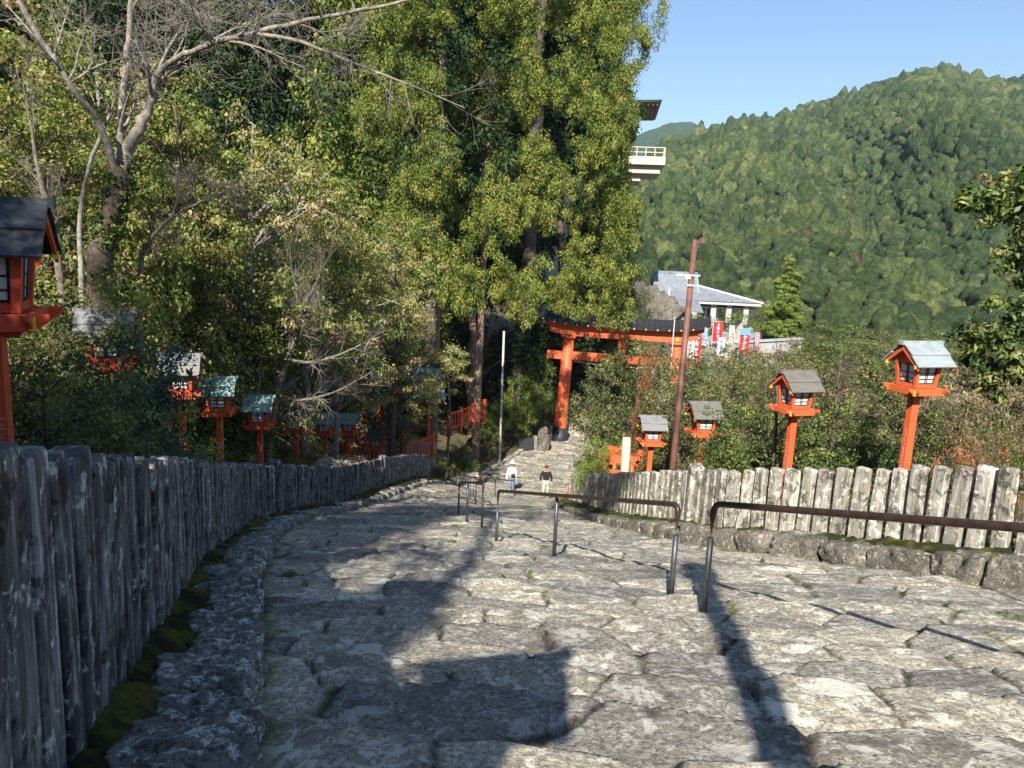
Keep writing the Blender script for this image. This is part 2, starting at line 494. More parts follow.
def mountain_z(x, y):
    az = np.arctan2(x, y); dist = np.hypot(x, y)
    dr = 620 + 330 * sst(0.1, 0.6, az) + 40 * np.sin(az * 9)
    zr = np.interp(az, RAZ, REL) * dr - 7
    t = (dist - 140) / (dr - 140)
    base = -20.0
    up = base + (zr - base) * np.clip(t, 0, 1) ** 1.12
    spur = (fbm(az * 7 + 3, dist / 260, 0, 3, 5) * 24 + 11 * np.sin(az * 30 + dist / 80)) * np.sin(np.clip(t, 0, 1) * math.pi) * (1.02 - np.clip(t, 0, 1)) ** .8
    over = np.clip(t - 1, 0, 2) * 180
    return up + spur - over


def G(x, y):
    x = np.asarray(x, float); y = np.asarray(y, float)
    xl, xr = XL(y), XR(y)
    zp = zs(np.clip(x, xl, xr), y)
    dl = (xl - 0.45) - x
    dr = x - (xr + 0.45)
    left = zp + offL(y) + 0.04 * np.clip(dl, 0, 5) + 0.42 * np.clip(dl - 5.5, 0, 22) + 0.22 * np.clip(dl - 27, 0, 60)
    left = left + 0.25 * fbm(x * 0.5, y * 0.5, 0, 3, 3) * sst(0.6, 4, dl)
    far = -8.0 - 0.055 * y + 0.8 * fbm(x * 0.12, y * 0.12, 0, 3, 9)
    far = np.where(y < 0, far + 0.2 * y * 0, far)
    bank = zp + offR(y)
    right = bank + (np.where(y < 66, far, far) - bank) * sst(2.5, 16, dr) + 0.12 * fbm(x * 0.6, y * 0.6, 0, 3, 4) * sst(0.6, 3, dr)
    inside = zp - 0.30
    z = np.where(dl > 0, left, np.where(dr > 0, right, inside))
    return z


def gz(x, y): return float(G(np.array([x]), np.array([y]))[0])


# ground sheet
def grid_mesh(name, xs, ys, fz, mat, attrs=None):
    X, Y = np.meshgrid(xs, ys, indexing='xy')
    Z = fz(X, Y)
    nx, ny = len(xs), len(ys)
    i = (np.arange(ny - 1)[:, None] * nx + np.arange(nx - 1)[None]).ravel()
    Fq = np.stack([i, i + 1, i + 1 + nx, i + nx], 1)
    return mesh_np(name, np.stack([X.ravel(), Y.ravel(), Z.ravel()], 1), Fq, mat, True)


def m_ground():
    t = NT('woodland_floor'); v = t.coord()
    c = t.ramp(t.noise(v, 0.8, 6, 0.65), [(0.35, (0.045, 0.05, 0.02)), (0.5, (0.10, 0.08, 0.05)), (0.68, (0.19, 0.15, 0.10))])
    c = t.mix(t.ramp(t.noise(v, 14, 5, 0.7), [(0.5, 0), (0.62, 0.7)]), c, (0.22, 0.17, 0.10))
    t.bump(t.noise(v, 6, 7, 0.7), 0.9, 0.12)
    return t.out(c, 0.95, 0, 0.1)


def axis(segs):
    out = []
    for a, b, st in segs: out += list(np.arange(a, b, st))
    return np.array(out + [segs[-1][1]])


gx = axis([(-6000, -200, 700), (-200, -40, 12), (-40, -12, 1.2), (-12, 14, 0.25), (14, 50, 1.5), (50, 200, 12), (200, 6000, 700)])
gy = axis([(-6000, -200, 700), (-200, -20, 15), (-20, 0, 0.8), (0, 40, 0.25), (40, 90, 0.8), (90, 170, 4), (170, 6000, 500)])
tag(obj('ground', grid_mesh('ground', gx, gy, lambda x, y: np.where(np.hypot(x, y) > 190, np.minimum(G(x, y), -32.0), G(x, y)), m_ground())), kind='structure')

# ------------------------------------------------------------------ stepped paving
TR, CW, SL = 0.58, 0.86, 0.31


def rnd(r, c, k): return _h(np.asarray(r), np.asarray(c), np.full_like(np.asarray(r), k), 11)


def paving(x, y):
    s = y + 0.13 * x + 0.10 * vn(x * 0.9, y * 0.9, 0, 31) + 0.03 * vn(x * 5, y * 5, 0, 32)
    t = x + 0.06 * vn(x * 2.2 + 9, y * 2.2, 0, 33)
    r0 = np.floor(s / TR)
    F1 = np.full(x.shape, 9.0); F2 = F1.copy(); sr = F1 * 0; sc = F1 * 0; ss = F1 * 0; st = F1 * 0
    for dr in (-1, 0, 1):
        r = r0 + dr
        sh = rnd(r, r * 0, 1) * CW
        cw = CW * (0.75 + 0.6 * rnd(r, r * 0, 2))
        c0 = np.floor((t - sh) / cw)
        for dc in (-1, 0, 1):
            c = c0 + dc
            js = (r + 0.5 + 0.42 * (rnd(r, c, 3) - 0.5)) * TR
            jt = (c + 0.5 + 0.7 * (rnd(r, c, 4) - 0.5)) * cw + sh
            d = np.sqrt(((s - js) / TR * 1.15) ** 2 + ((t - jt) / cw * 0.95) ** 2)
            new1 = d < F1
            F2 = np.where(new1, F1, np.minimum(F2, d))
            sr = np.where(new1, r, sr); sc = np.where(new1, c, sc)
            ss = np.where(new1, js, ss); st = np.where(new1, jt, st)
            F1 = np.where(new1, d, F1)
    e = F2 - F1
    keep = 0.52 * (1 - 0.75 * sst(38, 48, y))
    slope = np.where(y < 42, SL, 0.06)
    z = zs(x, y) + slope * keep * (s - ss)
    z += (rnd(sr, sc, 5) - 0.5) * 0.05 * (s - ss) * 2 + (rnd(sr, sc, 6) - 0.5) * 0.045 * (t - st) * 2 + (rnd(sr, sc, 7) - 0.5) * 0.05
    wob = 0.035 * fbm(x * 8, y * 8, 0, 3, 35)
    z -= 0.030 * (1 - sst(0.0, 0.05, e + wob)) + 0.004 * (1 - sst(0.05, 0.30, e))
    z += 0.0045 * fbm(x * 3, y * 3, 0, 2, 40, 0.6) + 0.0038 * fbm(x * 12, y * 12, 0, 4, 41, 0.62)
    z += 0.003 * np.abs(fbm(x * 16, y * 16, 0, 3, 44, 0.6))
    # steps broken in the slab itself: a low scarp across some stones
    sc2 = sst(-0.03, 0.03, vn(x * 1.6, y * 2.6, 0, 51) * 0.5 + 0.05 * vn(x * 9, y * 9, 0, 52))
    z += 0.014 * sc2
    joint = 1 - sst(0.02, 0.085, e + wob * 0.8)
    ck = np.abs(fbm(x * 0.7 + 5, y * 1.1, 0, 4, 57, 0.55)); cm = sst(-.1, .25, vn(x * .8, y * .8, 0, 58))
    crack = (1 - sst(0.008, 0.035, ck)) * cm
    z -= 0.008 * crack
    joint = np.maximum(joint, 0.55 * crack)
    moss = 0.5 + 0.5 * vn(x * 0.5, y * 0.5, 0, 60)
    moss = moss + 0.45 * (1 - sst(0, 0.5, x - XL(y))) + 0.35 * (1 - sst(0, 0.6, XR(y) - x))
    joint = np.maximum(joint, 0.9 * (1 - sst(0.0, 0.16, x - XL(y) + 0.08 * vn(x * 3, y * 3, 0, 61))))
    joint = np.maximum(joint, 0.9 * (1 - sst(0.0, 0.22, XR(y) - x + 0.12 * vn(x * 3, y * 3, 0, 62))))
    return z, joint, moss, rnd(sr, sc, 8)


ys = [-10.0]
while ys[-1] < 76:
    y = ys[-1]
    st_ = 0.25 if y < -1 else (0.05 if y < 1.9 else (0.0165 if y < 7 else min(0.14, 0.0165 + (y - 7) * 0.0018)))
    ys.append(y + st_)
ys = np.array(ys); NU = 340
uu = np.linspace(0, 1, NU)
Yg = np.repeat(ys[:, None], NU, 1)
Xg = (XL(ys) - 0.10)[:, None] + ((XR(ys) - XL(ys)) + 0.2)[:, None] * uu[None]
pz, pj, pm, pt_ = paving(Xg, Yg)
i = (np.arange(len(ys) - 1)[:, None] * NU + np.arange(NU - 1)[None]).ravel()
me = mesh_np('path', np.stack([Xg.ravel(), Yg.ravel(), pz.ravel()], 1), np.stack([i, i + 1, i + 1 + NU, i + NU], 1), M['path'], True,
             {'joint': pj.ravel(), 'moss': pm.ravel(), 'tone': pt_.ravel()})
tag(obj('path', me), kind='structure')


def pathz(x, y): return float(paving(np.array([float(x)]), np.array([float(y)]))[0][0])


# ------------------------------------------------------------------ kerbs of rough stones, moss strips, fences
def walk(fx, y0, y1, step):
    """points along an edge line spaced by arc length"""
    yy = np.linspace(y0, y1, 4000); xx = fx(yy)
    s = np.concatenate([[0], np.cumsum(np.hypot(np.diff(xx), np.diff(yy)))])
    q = np.arange(0, s[-1], step) if np.isscalar(step) else step(s[-1])
    x = np.interp(q, s, xx); y = np.interp(q, s, yy)
    x2 = np.interp(np.minimum(q + 0.15, s[-1]), s, xx); y2 = np.interp(np.minimum(q + 0.15, s[-1]), s, yy)
    return q, x, y, np.arctan2(y2 - y, x2 - x)


def kerb(name, fx, side, y0, y1, wid, hgt, base, mat, lmin, lmax, seed):
    rg = np.random.default_rng(seed)
    cuts = [0.0]
    parts = []
    q_all = []
    while cuts[-1] < 90: cuts.append(cuts[-1] + rg.uniform(lmin, lmax))
    cuts = np.array(cuts)
    _, x, y, a = walk(fx, y0, y1, lambda L: cuts[cuts < L])
    for k in range(len(x) - 1):
        L = cuts[k + 1] - cuts[k]
        mx, my = (x[k] + x[k + 1]) / 2, (y[k] + y[k + 1]) / 2
        w = wid * rg.uniform(0.8, 1.25); h = hgt(my) * rg.uniform(0.8, 1.2)
        near = my < 12
        V, Fq = rock_np((L * rg.uniform(0.93, 0.99), w, h * 1.9), seed * 100 + k, 34 if my < 7 else (16 if near else 7), 0.16, 6.5)
        V = V + (0.045 * (0.5 - np.abs(fbm(V[:, 0] * 5, V[:, 1] * 5 + k, V[:, 2] * 5, 4, seed + k, 0.6))))[:, None] * np.sign(V) * np.array([0.3, 1, 1]) if near else V
        th = a[k] + rg.uniform(-0.10, 0.10); c, s_ = math.cos(th), math.sin(th)
        px = V[:, 0] * c - V[:, 1] * s_; py = V[:, 0] * s_ + V[:, 1] * c
        off = -side * (w / 2 - 0.02)
        z0 = zs(mx, my) + base(my)
        zz = V[:, 2] + V[:, 0] * s_ * -SL * (1 if my < 42 else 0.2)
        parts.append((np.stack([px + mx - off * math.sin(a[k]), py + my + off * math.cos(a[k]), zz + z0], 1), Fq))
    V, Fq = merge(parts)
    return tag(obj(name, mesh_np(name, V, Fq, mat, True)), kind='structure')


kerb('kerb', XL, -1, -3.0, 44, 0.42, lambda y: 0.20 + 0.02 * math.sin(y), lambda y: 0.0, M['kerb'], 0.45, 1.0, 3)
kerb('kerb', XR, 1, 1.0, 34, 0.46, lambda y: float(np.interp(y, [0, 9, 14, 22, 34], [0.36, 0.33, 0.26, 0.15, 0.12])), lambda y: 0.02, M['kerb_right'], 0.45, 0.95, 5)
kerb('kerb', lambda y: XL(y), -1, 44.5, 57, 0.3, lambda y: 0.12, lambda y: 0.02, M['pale_rock'], 0.8, 1.5, 8)


def moss_strip(name, fx, side, y0, y1, o0, o1, lift):
    yy = axis([(y0, 12, 0.06), (12, y1, 0.25)]); us = np.linspace(0, 1, 12)
    Y = np.repeat(yy[:, None], 12, 1)
    X = fx(Y) + side * (o0 + (o1 - o0) * us[None])
    Z = zs(np.clip(X, XL(Y), XR(Y)), Y) + lift(Y) + 0.05 * fbm(X * 5, Y * 5, 0, 4, 70) + (0.13 * np.sin(us * math.pi) - 0.10)[None]
    n = 12; i = (np.arange(len(yy) - 1)[:, None] * n + np.arange(n - 1)[None]).ravel()
    tag(obj(name, mesh_np(name, np.stack([X.ravel(), Y.ravel(), Z.ravel()], 1), np.stack([i, i + 1, i + 1 + n, i + n], 1), M['moss'], True)), kind='stuff')


moss_strip('moss', XL, -1, -3, 43, 0.22, 0.95, lambda y: offL(y) + 0.03)
moss_strip('moss', XR, 1, 1, 33, 0.25, 1.1, lambda y: offR(y) + 0.04)


def picket_meshes(mat, hgt, w, d, nvar, seed, lean=0.02):
    out = []
    for k in range(nvar):
        rg = np.random.default_rng(seed + k)
        nz_ = 26; ring = []
        hw, hd = w / 2 * rg.uniform(0.9, 1.08), d / 2 * rg.uniform(0.9, 1.08); ch = 0.012
        outl = []
        for (sx, sy) in ((1, 1), (-1, 1), (-1, -1), (1, -1)):
            pts = [(sx * hw, sy * (hd - ch)), (sx * (hw - ch), sy * hd)]
            if sx * sy < 0: pts = pts[::-1]
            outl += pts
        # subdivide the outline
        o2 = []
        for a, b in zip(outl, outl[1:] + outl[:1]):
            m_ = 3 if math.hypot(a[0] - b[0], a[1] - b[1]) > 0.05 else 1
            for q in range(m_): o2.append((a[0] + (b[0] - a[0]) * q / m_, a[1] + (b[1] - a[1]) * q / m_))
        O = np.array(o2); n = len(O)
        zz = np.concatenate([np.linspace(-0.25, hgt - 0.02, nz_), [hgt, hgt + 0.010]])
        sc_ = np.concatenate([np.ones(nz_), [0.93, 0.5]])
        V = []
        for z, s_ in zip(zz, sc_):
            tap = (1.03 - 0.05 * z / hgt) * s_
            V.append(np.stack([O[:, 0] * tap, O[:, 1] * tap, np.full(n, z)], 1))
        V = np.concatenate(V)
        nn = fbm(V[:, 0] * 9 + k * 7, V[:, 1] * 9, V[:, 2] * 5, 4, seed + k)
        V[:, 0] *= 1 + 0.014 * nn; V[:, 1] *= 1 + 0.014 * nn
        V[:, 0] += 0.012 * vn(V[:, 2] * 1.5, k, 0, seed); V[:, 2] += 0.003 * nn * (V[:, 2] > hgt - 0.1)
        m2 = len(zz)
        i = np.arange(m2 - 1)[:, None] * n; j = np.arange(n)[None]
        Fq = np.stack([i + j, i + (j + 1) % n, i + n + (j + 1) % n, i + n + j], -1).reshape(-1, 4)
        cap = len(V); V = np.concatenate([V, [[0, 0, hgt + 0.014]]])
        tri = np.stack([(m2 - 1) * n + np.arange(n), (m2 - 1) * n + (np.arange(n) + 1) % n, np.full(n, cap), np.full(n, cap)], 1)
        me = bpy.data.meshes.new('picket')
        me.from_pydata(V.tolist(), [], Fq.tolist() + tri[:, :3].tolist())
        me.materials.append(mat)
        me.polygons.foreach_set('use_smooth', [False] * len(me.polygons))
        out.append((me, V, Fq))
    return out


def fence(name, label, fx, side, y0, y1, o, lift, mat, pitch, w, d, hgt, seed, endpost):
    root = empty(name, (float(fx(6) + side * o), 6, gz(float(fx(6) + side * o), 6)))
    tag(root, label, 'fence')
    rg = np.random.default_rng(seed)
    var = picket_meshes(mat, hgt, w, d, 7, seed)
    q, x, y, a = walk(lambda yy: fx(yy) + side * o, y0, y1, pitch)
    order = np.argsort(np.where(y > 1.0, np.hypot(x, y), 90 + np.abs(y)))
    rest = []
    R0 = np.array(root.location)
    line = []
    for rank, k in enumerate(order):
        z = float(zs(np.clip(x[k], XL(y[k]), XR(y[k])), y[k]) + lift(y[k])) + rg.uniform(-0.02, 0.03)
        rz = a[k] + rg.uniform(-0.05, 0.05); me, V, Fq = var[k % 7]
        P = np.array([x[k], y[k], z]) - R0
        if rank < 100:
            p = obj('picket', me, root, P)
            p.rotation_euler = (rg.uniform(-0.02, 0.02), rg.uniform(-0.02, 0.02), rz + (math.pi if rg.random() < 0.5 else 0))
        else:
            c, s_ = math.cos(rz), math.sin(rz)
            rest.append((np.stack([V[:, 0] * c - V[:, 1] * s_, V[:, 0] * s_ + V[:, 1] * c, V[:, 2]], 1) + P, Fq))
    if rest:
        V, Fq = merge(rest)
        tag(obj('picket', mesh_np('pickets_far', V, Fq, mat), root), kind='stuff')
    for hz in (0.24, hgt - 0.24):
        _, rx, ry, ra = walk(lambda yy: fx(yy) + side * (o + d * 0.5 + 0.03), y0, y1, 0.5)
        rzv = zs(np.clip(rx, XL(ry), XR(ry)), ry) + lift(ry) + hz
        V, Fq = tube_np(np.stack([rx, ry, rzv], 1) - R0, 0.038, 6)
        obj('rail', mesh_np('rail', V, Fq, mat), root)
    for ey in endpost:
        ex = float(fx(ey) + side * o); ez = float(zs(np.clip(ex, XL(ey), XR(ey)), ey) + lift(ey))
        V, Fq = rock_np((0.27, 0.27, hgt + 0.45), seed + 50, 6, 0.04, 12)
        obj('end_post', mesh_np('end_post', V, Fq, mat), root, np.array([ex, ey, ez + hgt / 2 - 0.1]) - R0)
    return root


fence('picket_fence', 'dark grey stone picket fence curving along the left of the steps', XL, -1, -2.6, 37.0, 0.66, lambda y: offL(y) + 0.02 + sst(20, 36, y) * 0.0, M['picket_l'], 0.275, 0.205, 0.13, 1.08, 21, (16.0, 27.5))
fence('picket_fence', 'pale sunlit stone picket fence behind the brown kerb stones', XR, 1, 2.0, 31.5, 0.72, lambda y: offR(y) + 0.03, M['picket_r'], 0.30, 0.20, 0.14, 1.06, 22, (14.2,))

# ------------------------------------------------------------------ handrails
def rounded(pts, r=0.12, n=6):
    P = [np.array(p, float) for p in pts]; out = [P[0]]
    for k in range(1, len(P) - 1):
        a = P[k - 1] - P[k]; b = P[k + 1] - P[k]
        a /= np.linalg.norm(a); b /= np.linalg.norm(b)
        s0, s1 = P[k] + a * r, P[k] + b * r
        for t in np.linspace(0, 1, n): out.append((1 - t) ** 2 * s0 + 2 * t * (1 - t) * P[k] + t * t * s1)
    out.append(P[-1]); return out


def handrail(label, posts, h=0.98, r=0.0265, mid=()):
    p = [np.array([x, y, pathz(x, y)]) for x, y in posts]
    root = empty('handrail', p[0]); tag(root, label, 'handrail', 'steel handrails down the middle of the steps')
    o = p[0]
    a, b = p[0], p[-1]
    up = np.array([0, 0, 1.0])
    k = 0.30
    path = rounded([a + up * (h - k) - o, a + up * h - o, b + up * h - o, b + up * (h - k) - o], 0.10)
    m = MB(); m.tube(path, r, 10); m.build('top_rail', M['rust'], root, smooth=True)
    for q in (a, b):
        m = MB(); m.tube([q - up * 0.05 - o, q + up * (h - k) - o], r * 1.01, 10); m.tube([q - up * 0.01 - o, q + up * 0.015 - o], r * 1.7, 10)
        m.build('post', M['metal_post'], root, smooth=True)
    for q in p[1:-1]:
        t = np.linalg.norm((q - a)[:2]) / np.linalg.norm((b - a)[:2])
        top = a[2] + (b[2] - a[2]) * t + h
        m = MB(); m.tube([q - up * 0.05 - o, np.array([q[0], q[1], top - r * 0.6]) - o], r * 1.01, 10); m.tube([q - up * 0.01 - o, q + up * 0.015 - o], r * 1.7, 10)
        m.build('post', M['metal_post'], root, smooth=True)
    return root


handrail('nearest brown steel handrail running off past the right edge', [(1.73, 6.15), (3.1, 2.75), (3.9, 0.7)])
handrail('brown handrail with three posts just beyond the nearest handrail', [(-0.15, 12.28), (0.68, 9.98), (1.60, 6.85)])
handrail('handrail of thin dark posts in the shade band on the steps', [(-1.25, 19.1), (-0.92, 17.2), (-0.50, 15.2)])
handrail('small distant handrail in the sun near the man in the white hat', [(-1.5, 30.0), (-1.15, 27.0), (-0.8, 24.0)])
handrail('farthest rusty handrail reaching down to the two walkers', [(0.35, 39.6), (-0.6, 36.0), (-1.5, 32.5)], h=0.9)
handrail('handrail beside the camera that only shows as a shadow', [(4.3, 0.1), (5.2, -2.4)])

# ------------------------------------------------------------------ red post lanterns
def lantern(x, y, ridge_z, gable_az, roof, label, verm='verm', lean=(0, 0), group='red post lanterns along the steps', cap=None, marks=True):
    """local: ridge runs along X, gable with the face to the path on +X; z 0 at the ridge top minus 3.15"""
    H = 3.15; gnd = gz(x, y); z0 = ridge_z - H
    rz = math.pi / 2 - gable_az * D2R
    root = empty('post_lantern', (x, y, z0), rz)
    root.rotation_euler = (lean[0], lean[1], rz); root.scale = (.84, .84, 1)
    tag(root, label, 'lantern', group)
    v = M[verm]
    m = MB(); hp = 2.17 - (gnd - z0) + 0.4
    m.box((0, 0, 2.17 - hp / 2), (0.175, 0.175, hp)); post = m.build('post', v, root, bevel=0.012)
    if marks:     # faded donor's name brushed in white down the post, not legible
        rg = np.random.default_rng(int(abs(x * 100))); m = MB()
        for face in ('x', 'y'):
            zc = 1.55
            for k in range(11):
                for q in range(4):
                    a = rg.uniform(-0.022, 0.022); b = zc + rg.uniform(-0.022, 0.022); hor = rg.random() < 0.55
                    sz = (0.032, 0.006) if hor else (0.006, 0.032)
                    if face == 'x': m.box((0.0885, a, b), (0.002, sz[0], sz[1]))
                    else: m.box((a + 0.03, -0.0885, b), (sz[0], 0.002, sz[1]))
                zc -= 0.068
        m.build('lettering', M['white'], post)
    # ledge: plate, two brackets and four rim boards with slanted ends
    m = MB(); m.box((0, 0, 2.315), (0.70, 0.70, 0.03))
    for off in (-0.36, 0.36):
        for ax in ('x', 'y'):
            o = off if ax == 'y' else off * 0.995
            m.prism([(-0.50, 2.34 if ax == 'y' else 2.343), (0.50, 2.34 if ax == 'y' else 2.343), (0.50, 2.30), (0.36, 2.215), (-0.36, 2.215), (-0.50, 2.30)], 0.045 if ax == 'y' else 0.041, ax, o)
    for ax, zz in (('y', 2.20), ('x', 2.202)):
        m.prism([(-0.34, 2.285), (0.34, 2.285), (0.20, 2.14 + zz - 2.2), (-0.20, 2.14 + zz - 2.2)], 0.09, ax, 0)
    m.build('ledge', v, root, bevel=0.006)
    for sx in (-1, 1):
        for sy in (-1, 1):
            m = MB(); m.box((sx * 0.372, sy * 0.372, 2.275), (0.055, 0.055, 0.10)); m.build('gold_fitting', M['gold'], root)
    # body: four corner posts flaring outwards, sills, window panels
    wb, wt, zb, zt = 0.235, 0.285, 2.34, 2.80
    m = MB()
    def cr(sx, sy, z): 
        t = (z - zb) / (zt - zb); w = wb + (wt - wb) * t; return Vector((sx * w, sy * w, z))
    for sx in (-1, 1):
        for sy in (-1, 1):
            b = 0.036
            V = []
            for z in (zb, zt):
                c = cr(sx, sy, z)
                for dx, dy in ((-b, -b), (b, -b), (b, b), (-b, b)): V.append((c.x + dx, c.y + dy, z))
            m.add(V, [(3, 2, 1, 0), (4, 5, 6, 7), (0, 1, 5, 4), (1, 2, 6, 5), (2, 3, 7, 6), (3, 0, 4, 7)])
    for z, hh in ((2.375, 0.07), (2.775, 0.05)):
        w = cr(1, 1, z).x
        for s_ in (-1, 1):
            m.box((s_ * w, 0, z), (0.05, 2 * w - 0.06, hh)); m.box((0, s_ * w, z), (2 * w - 0.06, 0.05, hh))
    m.box((0, 0, 2.79), (0.5, 0.5, 0.02))
    body = m.build('housing', v, root)
    for face in range(4):
        R = Matrix.Rotation(face * math.pi / 2, 3, 'Z')
        def q(u, z, out):
            t = (z - zb) / (zt - zb); w = wb + (wt - wb) * t
            return R @ Vector((w + out, u, z))
        m = MB(); V = [q(-0.2, 2.41, -0.012), q(0.2, 2.41, -0.012), q(0.235, 2.75, -0.012), q(-0.235, 2.75, -0.012)]
        V += [p + R @ Vector((-0.012, 0, 0)) for p in V]
        m.add(V, [(0, 1, 2, 3), (7, 6, 5, 4), (0, 4, 5, 1), (1, 5, 6, 2), (2, 6, 7, 3), (3, 7, 4, 0)])
        w_ = m.build('window', M['panel'], root)
        m = MB()
        def bar(u0, z0_, u1, z1_, th):
            a, b = q(u0, z0_, 0.0), q(u1, z1_, 0.0)
            m.tube([a, b], th, 4)
        for u in (-0.19, -0.02, 0.02, 0.19): bar(u, 2.42, u * 1.1, 2.745, 0.011)
        for zz in (2.42, 2.50, 2.60, 2.74): bar(-0.2, zz, 0.2, zz, 0.008 if 2.45 < zz < 2.7 else 0.012)
        m.build('lattice', M['lattice'], w_)
    # gable walls, roof sheets in two laps each side, barge boards, ridge cap
    m = MB()
    for s_ in (-1, 1): m.prism([(-0.40, 2.80), (0.40, 2.80), (0, 3.08)], 0.03, 'x', s_ * 0.30)
    m.build('gable', v, root)
    rm = M[roof]
    e0 = (0.0, 3.10); e1 = (0.27, 2.92); e2 = (0.50, 2.735)
    for s_ in (-1, 1):
        m = MB()
        for (a, b), lift in (((e0, (0.30, 2.90)), 0.018), (((0.27, 2.915), e2), 0.0)):
            nx, nz = (b[1] - a[1]), -(b[0] - a[0])
            L = math.hypot(nx, nz); nx, nz = -nx / L * 0.022, -nz / L * 0.022
            P = [(s_ * a[0], a[1] + lift), (s_ * b[0], b[1] + lift), (s_ * (b[0] + nx), b[1] + nz + lift), (s_ * (a[0] + nx), a[1] + nz + lift)]
            m.prism(P, 0.98, 'x', 0)
        m.build('roof_slope', rm, root)
        for g in (-1, 1):
            m = MB(); m.prism([(0, 3.075), (s_ * 0.47, 2.735), (s_ * 0.47, 2.675), (0, 2.99)], 0.028, 'x', g * 0.452)
            m.build('barge_board', v, root)
            m = MB(); m.box((g * 0.455, s_ * 0.40, 2.735), (0.05, 0.045, 0.06)); m.build('gold_fitting', M['gold'], root)
    m = MB(); m.prism([(-0.055, 3.10), (0.055, 3.10), (0.045, 3.15), (-0.045, 3.15)], 1.06, 'x', 0)
    for g in (-1, 1): m.box((g * 0.51, 0, 3.12), (0.05, 0.12, 0.075))
    m.build('ridge_cap', M[cap or roof], root)
    return root


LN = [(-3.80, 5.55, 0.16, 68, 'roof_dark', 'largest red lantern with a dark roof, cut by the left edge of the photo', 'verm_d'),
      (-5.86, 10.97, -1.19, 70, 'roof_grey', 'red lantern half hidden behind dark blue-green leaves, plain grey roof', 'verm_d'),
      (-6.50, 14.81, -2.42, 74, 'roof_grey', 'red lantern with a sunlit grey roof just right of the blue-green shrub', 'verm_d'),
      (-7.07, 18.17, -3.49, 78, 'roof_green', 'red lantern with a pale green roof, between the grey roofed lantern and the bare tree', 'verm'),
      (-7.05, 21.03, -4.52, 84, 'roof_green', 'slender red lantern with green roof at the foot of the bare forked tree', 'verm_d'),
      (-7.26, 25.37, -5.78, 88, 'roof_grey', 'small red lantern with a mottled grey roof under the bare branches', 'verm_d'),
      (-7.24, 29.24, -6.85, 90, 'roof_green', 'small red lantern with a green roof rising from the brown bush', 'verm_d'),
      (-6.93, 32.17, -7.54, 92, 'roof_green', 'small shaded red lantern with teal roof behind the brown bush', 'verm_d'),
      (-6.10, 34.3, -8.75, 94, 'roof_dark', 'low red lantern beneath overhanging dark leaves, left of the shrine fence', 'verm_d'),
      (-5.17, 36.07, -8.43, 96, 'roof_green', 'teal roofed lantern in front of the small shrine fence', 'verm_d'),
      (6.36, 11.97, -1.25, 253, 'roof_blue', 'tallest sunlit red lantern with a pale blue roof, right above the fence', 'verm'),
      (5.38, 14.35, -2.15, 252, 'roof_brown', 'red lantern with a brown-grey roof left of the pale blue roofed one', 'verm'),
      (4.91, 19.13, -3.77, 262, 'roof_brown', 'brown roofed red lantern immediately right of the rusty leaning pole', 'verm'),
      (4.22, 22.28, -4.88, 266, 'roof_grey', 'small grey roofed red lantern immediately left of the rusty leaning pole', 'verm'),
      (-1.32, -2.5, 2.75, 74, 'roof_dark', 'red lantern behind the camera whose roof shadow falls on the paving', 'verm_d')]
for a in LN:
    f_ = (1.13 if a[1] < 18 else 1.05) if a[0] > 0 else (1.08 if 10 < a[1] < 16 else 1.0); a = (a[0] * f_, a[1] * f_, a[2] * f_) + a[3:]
    lantern(*a[:5], a[5], a[6], lean=(0.0, 0.03 if a[0] > 3 and a[1] < 13 else 0.0))

